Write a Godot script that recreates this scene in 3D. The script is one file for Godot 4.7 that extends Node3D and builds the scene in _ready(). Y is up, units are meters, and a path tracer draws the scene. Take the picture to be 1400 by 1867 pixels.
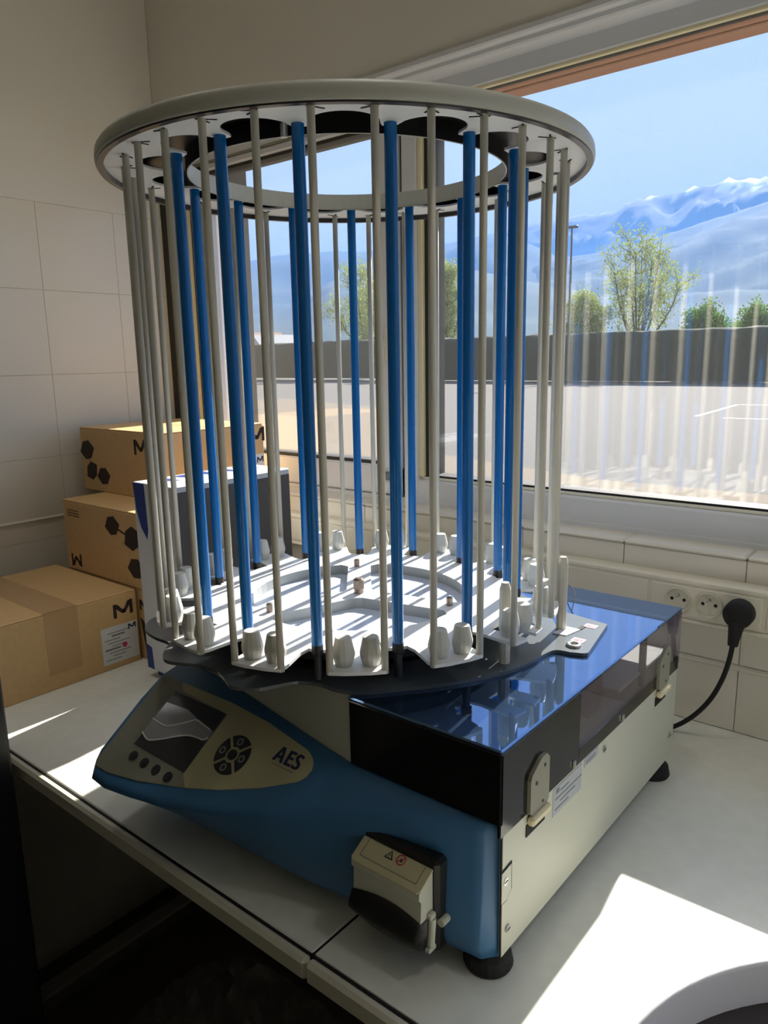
extends Node3D
# Bench top is y = 0, the window wall is z = 0 (room on +z), the left wall is x = 0. Metres.

const FLOOR := -0.9
const AX := 1.0784          # carousel axis
const AZ := 0.4868
const PH := 0.7123          # angle of the tab that faces the camera
const NT := 15
var M := {}
var taken := {}

# ------------------------------------------------------------------ names and metas
func numbered(called: String) -> String:
	if not taken.has(called):
		taken[called] = 0
		return called
	taken[called] += 1
	return "%s_%03d" % [called, taken[called]]

func tag(o: Node, label := "", category := "", group := "", kind := "") -> void:
	if label: o.set_meta("label", label)
	if category: o.set_meta("category", category)
	if group: o.set_meta("group", group)
	if kind: o.set_meta("kind", kind)

func thing(called: String, label: String, category: String, at := Vector3.ZERO, group := "") -> Node3D:
	var o := Node3D.new()
	o.name = numbered(called)
	o.position = at
	add_child(o)
	tag(o, label, category, group)
	return o

func setting(called: String) -> Node3D:
	var o := Node3D.new()
	o.name = called
	add_child(o)
	o.set_meta("kind", "structure")
	return o

# commits a SurfaceTool as one named part; the part's points are given in world metres and moved into the parent's axes
func part(called: String, st: SurfaceTool, m: Material, parent: Node3D, smooth := false) -> MeshInstance3D:
	if smooth: st.index()
	st.generate_normals()
	return inst(called, st.commit(), m, parent)

func inst(called: String, mesh: Mesh, m: Material, parent: Node3D, at := Transform3D.IDENTITY) -> MeshInstance3D:
	var o := MeshInstance3D.new()
	o.name = called if parent != self else numbered(called)
	o.mesh = mesh
	o.material_override = m
	o.transform = at
	parent.add_child(o, true)
	return o

func begin(smooth := false) -> SurfaceTool:
	var st := SurfaceTool.new()
	st.begin(Mesh.PRIMITIVE_TRIANGLES)
	st.set_smooth_group(0 if smooth else -1)
	return st

# ------------------------------------------------------------------ shapes
func tri(st: SurfaceTool, a: Vector3, b: Vector3, c: Vector3) -> void:
	st.add_vertex(a); st.add_vertex(b); st.add_vertex(c)

func quad(st: SurfaceTool, a: Vector3, b: Vector3, c: Vector3, d: Vector3) -> void:
	tri(st, a, b, c); tri(st, a, c, d)

# triangle turned so that its front (clockwise) looks along n
func trin(st: SurfaceTool, a: Vector3, b: Vector3, c: Vector3, n: Vector3) -> void:
	if (b - a).cross(c - a).dot(n) > 0.0:
		tri(st, a, c, b)
	else:
		tri(st, a, b, c)

func quadn(st: SurfaceTool, a: Vector3, b: Vector3, c: Vector3, d: Vector3, n: Vector3) -> void:
	trin(st, a, b, c, n); trin(st, a, c, d, n)

# box from lo to hi with chamfered edges, through the transform t
func box(st: SurfaceTool, lo: Vector3, hi: Vector3, b := 0.002, t := Transform3D.IDENTITY) -> void:
	var c := (lo + hi) * 0.5
	var h := (hi - lo) * 0.5
	b = minf(b, minf(h.x, minf(h.y, h.z)) * 0.9)
	var P := func(sx: int, sy: int, sz: int, k: int) -> Vector3:
		var v := Vector3(sx * (h.x - b), sy * (h.y - b), sz * (h.z - b))
		v[k] = [sx * h.x, sy * h.y, sz * h.z][k]
		return t * (c + v)
	for k in 3:
		var i := (k + 1) % 3
		var j := (k + 2) % 3
		for s in [-1, 1]:
			var q := []
			for e in [[-1, -1], [1, -1], [1, 1], [-1, 1]]:
				var g := [0, 0, 0]
				g[k] = s; g[i] = e[0]; g[j] = e[1]
				q.append(P.call(g[0], g[1], g[2], k))
			var n := Vector3.ZERO
			n[k] = s
			quadn(st, q[0], q[1], q[2], q[3], t.basis * n)
	for k in 3:                                   # edges along axis k
		var i := (k + 1) % 3
		var j := (k + 2) % 3
		for e in [[-1, -1], [1, -1], [1, 1], [-1, 1]]:
			var g0 := [0, 0, 0]
			var g1 := [0, 0, 0]
			g0[k] = -1; g1[k] = 1
			g0[i] = e[0]; g1[i] = e[0]; g0[j] = e[1]; g1[j] = e[1]
			var n := Vector3.ZERO
			n[i] = e[0]; n[j] = e[1]
			quadn(st, P.call(g0[0], g0[1], g0[2], i), P.call(g1[0], g1[1], g1[2], i), P.call(g1[0], g1[1], g1[2], j), P.call(g0[0], g0[1], g0[2], j), t.basis * n)
	for sx in [-1, 1]:
		for sy in [-1, 1]:
			for sz in [-1, 1]:
				trin(st, P.call(sx, sy, sz, 0), P.call(sx, sy, sz, 1), P.call(sx, sy, sz, 2), t.basis * Vector3(sx, sy, sz))

func box_part(called: String, lo: Vector3, hi: Vector3, m: Material, parent: Node3D, b := 0.002, t := Transform3D.IDENTITY) -> MeshInstance3D:
	var st := begin()
	box(st, lo, hi, b, t)
	return part(called, st, m, parent)

# profile of (radius, height) turned round y; flat segments where sharp
func lathe(prof: Array, seg := 32, smooth := true, closed := false, at := Vector3.ZERO) -> ArrayMesh:
	var st := begin(smooth)
	lathe_into(st, prof, seg, closed, at)
	if smooth: st.index()
	st.generate_normals()
	return st.commit()

func lathe_into(st: SurfaceTool, prof: Array, seg := 32, closed := false, at := Vector3.ZERO) -> void:
	var n := prof.size()
	for i in (n if closed else n - 1):
		var a: Vector2 = prof[i]
		var b: Vector2 = prof[(i + 1) % n]
		for k in seg:
			var u := TAU * k / seg
			var v := TAU * (k + 1) / seg
			var p := at + Vector3(a.x * sin(u), a.y, a.x * cos(u))
			var q := at + Vector3(a.x * sin(v), a.y, a.x * cos(v))
			var r := at + Vector3(b.x * sin(v), b.y, b.x * cos(v))
			var s := at + Vector3(b.x * sin(u), b.y, b.x * cos(u))
			if a.x > 1e-6: tri(st, p, r, q)
			if b.x > 1e-6: tri(st, p, s, r)

# a rod between two points
func rod(st: SurfaceTool, a: Vector3, b: Vector3, r: float, seg := 12, r2 := -1.0) -> void:
	if r2 < 0.0: r2 = r
	var d := (b - a).normalized()
	var u := d.cross(Vector3.RIGHT if absf(d.x) < 0.8 else Vector3.UP).normalized()
	var v := d.cross(u)
	for k in seg:
		var t0 := TAU * k / seg
		var t1 := TAU * (k + 1) / seg
		var e0 := u * cos(t0) + v * sin(t0)
		var e1 := u * cos(t1) + v * sin(t1)
		quadn(st, a + e0 * r, a + e1 * r, b + e1 * r2, b + e0 * r2, e0 + e1)
		trin(st, a, a + e0 * r, a + e1 * r, -d)
		trin(st, b, b + e0 * r2, b + e1 * r2, d)

# a tube along a path of points
func tube(st: SurfaceTool, pts: Array, r: float, seg := 10) -> void:
	var rings := []
	var u := Vector3.ZERO
	for i in pts.size():
		var d: Vector3 = (pts[mini(i + 1, pts.size() - 1)] - pts[maxi(i - 1, 0)]).normalized()
		if i == 0:
			u = d.cross(Vector3.RIGHT if absf(d.x) < 0.8 else Vector3.UP).normalized()
		u = (u - d * u.dot(d)).normalized()
		var v := d.cross(u)
		var ring := []
		for k in seg:
			ring.append(pts[i] + (u * cos(TAU * k / seg) + v * sin(TAU * k / seg)) * r)
		rings.append(ring)
	for i in pts.size() - 1:
		for k in seg:
			var k1 := (k + 1) % seg
			quadn(st, rings[i][k], rings[i][k1], rings[i + 1][k1], rings[i + 1][k], rings[i][k] + rings[i][k1] - pts[i] - pts[i])
	for e in [0, pts.size() - 1]:
		var d: Vector3 = pts[1] - pts[0] if e == 0 else pts[e - 1] - pts[e]
		for k in seg:
			trin(st, pts[e], rings[e][k], rings[e][(k + 1) % seg], -d)

func spline(pts: Array, n := 8) -> Array:
	var c := Curve3D.new()
	for i in pts.size():
		var t: Vector3 = (pts[mini(i + 1, pts.size() - 1)] - pts[maxi(i - 1, 0)]) / 6.0
		c.add_point(pts[i], -t, t)
	var out := []
	for i in (pts.size() - 1) * n + 1:
		out.append(c.sample(i / n, float(i % n) / n))
	return out

# polygon (2D) lifted from 0 to h along the frame's z axis: point = t * (x, y, z)
func prism(st: SurfaceTool, poly: PackedVector2Array, z0: float, z1: float, t := Transform3D.IDENTITY, bottom := true) -> void:
	var idx := Geometry2D.triangulate_polygon(poly)
	var n := t.basis.z
	for i in range(0, idx.size(), 3):
		var a := poly[idx[i]]; var b := poly[idx[i + 1]]; var c := poly[idx[i + 2]]
		trin(st, t * Vector3(a.x, a.y, z1), t * Vector3(b.x, b.y, z1), t * Vector3(c.x, c.y, z1), n)
		if bottom: trin(st, t * Vector3(a.x, a.y, z0), t * Vector3(b.x, b.y, z0), t * Vector3(c.x, c.y, z0), -n)
	var cw := -1.0 if Geometry2D.is_polygon_clockwise(poly) else 1.0
	for i in poly.size():
		var a := poly[i]
		var b := poly[(i + 1) % poly.size()]
		var o := Vector3((b - a).y, -(b - a).x, 0) * cw
		if o.length() < 1e-9: continue
		quadn(st, t * Vector3(a.x, a.y, z0), t * Vector3(b.x, b.y, z0), t * Vector3(b.x, b.y, z1), t * Vector3(a.x, a.y, z1), t.basis * o)

func pv(a: Array) -> PackedVector2Array:
	var p := PackedVector2Array()
	for i in range(0, a.size(), 2):
		p.append(Vector2(a[i], a[i + 1]))
	return p

func disc_poly(r: float, n := 24, c := Vector2.ZERO, ry := -1.0) -> PackedVector2Array:
	var p := PackedVector2Array()
	for i in n:
		p.append(c + Vector2(cos(TAU * i / n) * r, sin(TAU * i / n) * (ry if ry > 0 else r)))
	return p

func round_poly(p: PackedVector2Array, r: float) -> PackedVector2Array:
	var a := Geometry2D.offset_polygon(p, -r, Geometry2D.JOIN_MITER)
	if a.is_empty(): return p
	var b := Geometry2D.offset_polygon(a[0], r, Geometry2D.JOIN_ROUND)
	return b[0] if not b.is_empty() else p

func rect(x0: float, y0: float, x1: float, y1: float, r := 0.0) -> PackedVector2Array:
	var p := pv([x0, y0, x1, y0, x1, y1, x0, y1])
	return round_poly(p, r) if r > 0 else p

# flat ring whose inner and outer edges follow two functions of the angle
func polar_ring(st: SurfaceTool, fin: Callable, fout: Callable, y0: float, y1: float, seg: int) -> void:
	for k in seg:
		var u := TAU * k / seg
		var v := TAU * (k + 1) / seg
		var d0 := Vector3(sin(u), 0, cos(u))
		var d1 := Vector3(sin(v), 0, cos(v))
		var a := d0 * float(fin.call(u)); var b := d1 * float(fin.call(v))
		var c := d1 * float(fout.call(v)); var d := d0 * float(fout.call(u))
		var U := Vector3.UP
		quadn(st, a + U * y1, b + U * y1, c + U * y1, d + U * y1, U)
		quadn(st, a + U * y0, b + U * y0, c + U * y0, d + U * y0, -U)
		quadn(st, d + U * y0, c + U * y0, c + U * y1, d + U * y1, d0 + d1)
		if a.length() > 1e-5:
			quadn(st, a + U * y0, b + U * y0, b + U * y1, a + U * y1, -d0 - d1)

# frame on a wall face: x along `right`, y along `up`, z out of the face
func face(o: Vector3, right: Vector3, up: Vector3) -> Transform3D:
	return Transform3D(Basis(right.normalized(), up.normalized(), right.cross(up).normalized()), o)

# ------------------------------------------------------------------ materials
func mat(called: String, c: Color, rough := 0.6, metal := 0.0, spec := 0.5) -> StandardMaterial3D:
	var m := StandardMaterial3D.new()
	m.resource_name = called
	m.albedo_color = c
	m.roughness = rough
	m.metallic = metal
	m.metallic_specular = spec
	M[called] = m
	return m

func noise_tex(seed_: int, freq: float, c0: Color, c1: Color, oct := 4, size := 512) -> NoiseTexture2D:
	var n := FastNoiseLite.new()
	n.seed = seed_
	n.frequency = freq
	n.fractal_octaves = oct
	var t := NoiseTexture2D.new()
	t.width = size; t.height = size; t.seamless = true
	t.noise = n
	var g := Gradient.new()
	g.set_color(0, c0); g.set_color(1, c1)
	t.color_ramp = g
	return t

func textured(called: String, c0: Color, c1: Color, freq: float, scale: float, rough := 0.7, seed_ := 1) -> StandardMaterial3D:
	var m := mat(called, Color.WHITE, rough)
	m.albedo_texture = noise_tex(seed_, freq, c0, c1)
	m.uv1_triplanar = true
	m.uv1_world_triplanar = true
	m.uv1_scale = Vector3.ONE * scale
	return m

func glass(called: String, c: Color, alpha: float, spec := 0.5) -> StandardMaterial3D:
	var m := mat(called, c, 0.0, 0.0, spec)
	m.transparency = BaseMaterial3D.TRANSPARENCY_ALPHA
	m.albedo_color.a = alpha
	return m

func c8(r: int, g: int, b: int) -> Color:
	return Color8(r, g, b)

func materials() -> void:
	mat("plaster", c8(226, 222, 210), 0.85)
	mat("tile", c8(228, 222, 206), 0.25)
	mat("grout", c8(222, 213, 193), 0.9)
	mat("pvc", c8(228, 222, 202), 0.4)
	mat("frame", c8(218, 219, 220), 0.38)
	mat("frame_dark", c8(46, 43, 36), 0.6)
	mat("frame_cream", c8(232, 220, 180), 0.5)
	mat("gasket", c8(24, 22, 26), 0.7)
	mat("wood_soffit", c8(140, 100, 78), 0.7)
	mat("facade", c8(215, 205, 185), 0.9)
	mat("floor", c8(120, 114, 104), 0.6)
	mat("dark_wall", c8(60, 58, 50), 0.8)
	textured("bench", c8(226, 227, 216), c8(234, 235, 225), 0.03, 2.0, 0.3, 3)
	mat("edge", c8(206, 203, 186), 0.35)
	mat("steel", c8(190, 190, 186), 0.3, 0.8)
	mat("rod", c8(206, 201, 184), 0.38)
	mat("ring", c8(184, 184, 172), 0.45)
	mat("ring_under", c8(232, 232, 228), 0.5)
	mat("ring_dark", c8(40, 38, 38), 0.3)
	mat("blue_tube", c8(6, 104, 176), 0.22)
	mat("black", c8(18, 18, 19), 0.45)
	mat("rubber", c8(22, 22, 22), 0.8)
	mat("deck", c8(92, 98, 101), 0.26)
	mat("white_plate", c8(236, 237, 236), 0.35)
	mat("core", c8(176, 178, 174), 0.4)
	mat("well", c8(214, 226, 246), 0.18)
	mat("peg", c8(206, 206, 198), 0.5)
	mat("brass", c8(136, 122, 110), 0.35, 0.5)
	mat("blue_body", c8(66, 116, 162), 0.42)
	mat("cream", c8(200, 201, 184), 0.45)
	mat("panel", c8(196, 190, 150), 0.5)
	mat("overlay", c8(138, 138, 124), 0.35)
	mat("key_dark", c8(40, 44, 46), 0.4)
	mat("key_grey", c8(150, 150, 142), 0.5)
	mat("logo_blue", c8(38, 52, 92), 0.5)
	mat("screen", c8(92, 92, 95), 0.08, 0.4, 0.6)
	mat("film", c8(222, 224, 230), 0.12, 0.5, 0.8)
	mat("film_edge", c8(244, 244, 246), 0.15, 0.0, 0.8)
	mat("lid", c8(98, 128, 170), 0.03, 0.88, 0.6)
	mat("lid_side", c8(16, 16, 17), 0.12)
	glass("smoke", c8(84, 66, 92), 0.26)
	glass("pane", Color.WHITE, 0.02)
	mat("inner_grey", c8(150, 150, 150), 0.6)
	mat("latch", c8(150, 148, 130), 0.45)
	mat("inner_white", c8(236, 238, 240), 0.5)
	mat("label", c8(226, 228, 230), 0.5)
	mat("label_grey", c8(176, 180, 184), 0.5)
	mat("ink", c8(44, 46, 52), 0.7)
	mat("ink_grey", c8(120, 124, 132), 0.7)
	mat("warn_red", c8(196, 60, 84), 0.6)
	mat("pink", c8(216, 56, 110), 0.6)
	mat("sticker", c8(238, 196, 204), 0.6)
	mat("pump_dark", c8(24, 26, 25), 0.4)
	textured("card", c8(212, 174, 120), c8(220, 183, 130), 0.02, 6.0, 0.6, 5)
	mat("card_print", c8(52, 42, 38), 0.8)
	mat("tape", c8(198, 160, 112), 0.22)
	mat("carton_grey", c8(96, 93, 92), 0.6)
	mat("carton_white", c8(222, 224, 230), 0.5)
	mat("carton_blue", c8(34, 62, 140), 0.5)
	mat("socket", c8(214, 210, 188), 0.4)
	mat("hole", c8(16, 16, 16), 0.8)
	mat("cabinet", c8(34, 35, 38), 0.35)
	mat("tray", c8(226, 226, 230), 0.3)
	mat("tray_floor", c8(48, 42, 42), 0.5)
	textured("asphalt", c8(80, 77, 72), c8(88, 84, 79), 0.05, 0.35, 0.95, 9)
	textured("gravel", c8(104, 92, 74), c8(114, 102, 84), 0.08, 0.5, 0.95, 11)
	mat("road_paint", c8(240, 240, 236), 0.8)
	textured("hedge", c8(28, 36, 24), c8(52, 62, 40), 0.06, 0.3, 0.95, 13)
	mat("bark", c8(92, 84, 70), 0.9)
	mat("leaf", c8(150, 154, 108), 0.7).backlight_enabled = true
	M.leaf.backlight = c8(120, 136, 66)
	mat("leaf_dark", c8(86, 112, 52), 0.7).backlight_enabled = true
	M.leaf_dark.backlight = c8(80, 110, 40)
	mat("house_wall", c8(232, 226, 214), 0.9)
	mat("roof", c8(150, 120, 104), 0.9)
	mat("mast", c8(70, 76, 84), 0.5)
	var mt := mat("mountain", Color.WHITE, 0.95)
	mt.vertex_color_use_as_albedo = true
	var dm := mat("fill_glow", c8(240, 240, 236), 0.6)  # glowing face of the added fill lights
	dm.emission_enabled = true
	dm.emission = Color(1.0, 0.97, 0.90)
	dm.emission_energy_multiplier = 0.9
	var bag := glass("bag", c8(200, 205, 200), 0.22)
	bag.roughness = 0.2

# ------------------------------------------------------------------ ready
func _ready() -> void:
	var cam := Camera3D.new()
	cam.name = "camera"
	cam.keep_aspect = Camera3D.KEEP_HEIGHT
	cam.fov = 68.8558
	cam.near = 0.02
	cam.far = 40000.0
	var yaw := Basis(Vector3.UP, deg_to_rad(39.4656))
	var pitch := Basis(Vector3.RIGHT, deg_to_rad(-11.5966))
	var roll := Basis(Vector3.BACK, deg_to_rad(-1.0402))
	cam.transform = Transform3D(yaw * pitch * roll, Vector3(1.7193, 0.5996, 1.2090))
	add_child(cam)
	cam.current = true

	var sky := ProceduralSkyMaterial.new()
	sky.sky_top_color = c8(158, 190, 238)
	sky.sky_horizon_color = c8(246, 247, 250)
	sky.sky_curve = 0.22
	sky.ground_bottom_color = c8(120, 116, 110)
	sky.ground_horizon_color = c8(200, 205, 210)
	sky.sun_angle_max = 32.0
	sky.sun_curve = 0.12
	var env := Environment.new()
	env.background_mode = Environment.BG_SKY
	env.sky = Sky.new()
	env.sky.sky_material = sky
	env.background_energy_multiplier = 1.15
	env.tonemap_mode = Environment.TONE_MAPPER_LINEAR
	env.tonemap_exposure = 1.45
	env.sdfgi_enabled = true
	env.ssao_enabled = true
	env.ssil_enabled = true
	env.volumetric_fog_enabled = true
	env.volumetric_fog_density = 0.0
	var we := WorldEnvironment.new()
	we.name = "world"
	we.environment = env
	add_child(we)

	var sun := DirectionalLight3D.new()
	sun.name = "sun"
	sun.light_color = Color(1.0, 0.975, 0.93)
	sun.light_energy = 4.2
	sun.light_angular_distance = 0.6
	sun.shadow_enabled = true
	add_child(sun)
	sun.look_at_from_position(Vector3.ZERO, Vector3(0.12, -0.70, 1.0), Vector3.UP)

	materials()
	room()
	window()
	outside()
	bench()
	dispenser()
	carousel()
	cartons()
	sockets()
	extras()

# ------------------------------------------------------------------ the room
func room() -> void:
	var s: MeshInstance3D
	s = box_part("floor", Vector3(-0.2, FLOOR - 0.1, -0.25), Vector3(3.4, FLOOR, 4.4), M.floor, self, 0.0); tag(s, "", "", "", "structure")
	s = box_part("ceiling", Vector3(-0.2, 1.75, -0.25), Vector3(3.4, 1.9, 4.4), M.plaster, self, 0.0); tag(s, "", "", "", "structure")
	# right wall, outside the frame, with an unseen window added to light the room
	var wr := setting("wall_right")
	var sr := begin()
	box(sr, Vector3(3.2, FLOOR, -0.25), Vector3(3.4, 0.45, 4.4), 0.0)
	box(sr, Vector3(3.2, 1.55, -0.25), Vector3(3.4, 1.75, 4.4), 0.0)
	box(sr, Vector3(3.2, 0.45, -0.25), Vector3(3.4, 1.55, 0.12), 0.0)
	box(sr, Vector3(3.2, 0.45, 0.87), Vector3(3.4, 1.55, 4.4), 0.0)
	part("masonry", sr, M.plaster, wr)
	var w2 := setting("window_2")
	sr = begin()
	box(sr, Vector3(3.24, 0.45, 0.12), Vector3(3.30, 0.50, 0.87), 0.003)
	box(sr, Vector3(3.24, 1.50, 0.12), Vector3(3.30, 1.55, 0.87), 0.003)
	for z in [0.12, 0.82]: box(sr, Vector3(3.24, 0.50, z), Vector3(3.30, 1.50, z + 0.05), 0.003)
	part("window_frame", sr, M.frame, w2)
	for z in [0.17]:
		sr = begin()
		box(sr, Vector3(3.268, 0.50, z), Vector3(3.272, 1.50, z + 0.65), 0.0)
		part("pane", sr, M.pane, w2)
	s = box_part("wall_back", Vector3(-0.2, FLOOR, 4.2), Vector3(3.2, 1.75, 4.4), M.plaster, self, 0.0); tag(s, "", "", "", "structure")
	# left wall: plaster above, tiled below y = 0.957 (tiles proud of the joints)
	var wl := box_part("wall_left", Vector3(-0.2, FLOOR, -0.25), Vector3(-0.0022, 1.75, 4.2), M.grout, self, 0.0); tag(wl, "", "", "", "structure")
	var up := begin()
	box(up, Vector3(-0.0065, 0.957, 0.0), Vector3(0.001, 1.75, 4.2), 0.0008)
	part("plaster_coat", up, M.plaster, wl)
	var st := begin()
	box(st, Vector3(-0.003, -0.0947, -0.0955), Vector3(0.003, 0.0947, 0.0955), 0.0005)
	st.generate_normals()
	var tile_mesh := st.commit()
	var rows := [[0.957, 0.767], [0.767, 0.577], [0.577, 0.387], [0.387, 0.247], [0.2415, 0.1945], [0.1945, 0.0045], [0.0045, -0.1855]]
	for e in rows:
		var tm := tile_mesh
		if e[0] - e[1] < 0.18:
			st = begin()
			box(st, Vector3(-0.003, (e[1] - e[0]) * 0.5 + 0.0003, -0.0955), Vector3(0.003, (e[0] - e[1]) * 0.5 - 0.0003, 0.0955), 0.0005)
			st.generate_normals()
			tm = st.commit()
		for k in 9:
			inst("tile", tm, M.tile, wl, Transform3D(Basis.IDENTITY, Vector3(-0.003, (e[0] + e[1]) * 0.5, 0.04 + 0.0965 + 0.1915 * (k - 0.5))))
	var bead := begin()
	box(bead, Vector3(-0.004, 0.2405, 0.0), Vector3(0.004, 0.248, 4.0), 0.003)
	part("tile_bead", bead, M.tile, wl)
	var lower := begin()
	box(lower, Vector3(-0.0065, FLOOR, 0.0), Vector3(-0.001, -0.2, 4.2), 0.0)
	part("plaster_foot", lower, M.plaster, wl)
	# window wall
	var ww := setting("wall_window")
	var sh := begin()
	box(sh, Vector3(0.0, FLOOR, -0.25), Vector3(3.2, 0.285, -0.006), 0.0)
	part("masonry", sh, M.grout, ww)
	sh = begin()
	box(sh, Vector3(0.0, 1.132, -0.25), Vector3(3.2, 1.75, 0.0), 0.001)
	part("lintel", sh, M.plaster, ww)
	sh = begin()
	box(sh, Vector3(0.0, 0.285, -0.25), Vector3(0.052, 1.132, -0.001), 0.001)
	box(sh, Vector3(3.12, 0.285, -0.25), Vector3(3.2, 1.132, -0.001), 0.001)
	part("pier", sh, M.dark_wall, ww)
	# tiles of the window wall, 19 cm grid; the sill is tiled too
	st = begin()
	box(st, Vector3(-0.0965, -0.033, -0.003), Vector3(0.0965, 0.033, 0.003), 0.0012)
	st.generate_normals()
	var narrow := st.commit()
	st = begin()
	box(st, Vector3(-0.0965, -0.0525, -0.003), Vector3(0.0965, 0.0525, 0.003), 0.0012)
	st.generate_normals()
	var low := st.commit()
	st = begin()
	box(st, Vector3(-0.0965, -0.0035, -0.0335), Vector3(0.0965, 0.0035, 0.0335), 0.003)
	st.generate_normals()
	var sill_mesh := st.commit()
	st = begin()
	box(st, Vector3(-0.0965, -0.025, -0.003), Vector3(0.0965, 0.0165, 0.003), 0.0012)
	st.generate_normals()
	var face_mesh := st.commit()
	for k in 22:
		var x := 1.251 + 0.194 * (k - 6.5) + 0.0
		if x < 0.05 or x > 3.1: continue
		inst("tile", low, M.tile, ww, Transform3D(Basis.IDENTITY, Vector3(x, 0.0525, -0.003)))
		inst("tile", narrow, M.tile, ww, Transform3D(Basis.IDENTITY, Vector3(x, 0.147, -0.003)))
		inst("tile", face_mesh, M.tile, ww, Transform3D(Basis.IDENTITY, Vector3(x, 0.268, -0.003)))
		inst("sill_tile", sill_mesh, M.tile, ww, Transform3D(Basis.IDENTITY, Vector3(x, 0.2889, -0.0305)))
	st = begin()
	box(st, Vector3(0.0, 0.1045, -0.006), Vector3(3.2, 0.1135, 0.004), 0.003)
	part("tile_bead", st, M.tile, ww)
	# unseen fill lights added above the bench, shaped as recessed downlights
	for k in 3:
		var cl := thing("added_fill_light", "unseen fill light added above the bench, " + ["near the left wall", "in the middle", "near the right wall"][k], "fill light", Vector3(0.45 + 0.8 * k, 1.75, 0.55))
		inst("light_housing", lathe([Vector2(0.10, -0.001), Vector2(0.10, -0.045), Vector2(0.093, -0.045), Vector2(0.09, -0.02)], 28, false), M.frame, cl)
		inst("light_diffuser", lathe([Vector2(0.0, -0.022), Vector2(0.09, -0.022)], 28, false), M.fill_glow, cl)
		var sp := SpotLight3D.new()
		sp.name = "lamp"
		sp.light_color = Color(1.0, 0.99, 0.97)
		sp.light_energy = 0.17
		sp.light_size = 0.085
		sp.spot_angle = 47.0
		sp.spot_angle_attenuation = 1.0
		sp.spot_range = 12.0
		sp.spot_attenuation = 2.0
		sp.shadow_enabled = true
		sp.transform = Transform3D(Basis(Vector3.RIGHT, -PI / 2), Vector3(0, -0.03, 0))
		cl.add_child(sp)
	# cable duct on both walls
	var duct := setting("trim_1")
	st = begin()
	box(st, Vector3(0.0, 0.184, 0.0), Vector3(3.2, 0.2445, 0.030), 0.002)
	part("duct_body", st, M.pvc, duct)
	st = begin()
	box(st, Vector3(0.0, 0.2395, 0.0), Vector3(3.2, 0.251, 0.0325), 0.0035)
	box(st, Vector3(0.0, 0.178, 0.0), Vector3(3.2, 0.1845, 0.0325), 0.002)
	part("duct_lip", st, M.pvc, duct)
	for e in [[0.035, 0.268], [0.274, 1.306], [1.485, 2.44], [2.446, 3.19]]:
		st = begin()
		box(st, Vector3(e[0], 0.1905, 0.028), Vector3(e[1], 0.2375, 0.0322), 0.001)
		part("duct_cover", st, M.pvc, duct)

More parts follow.
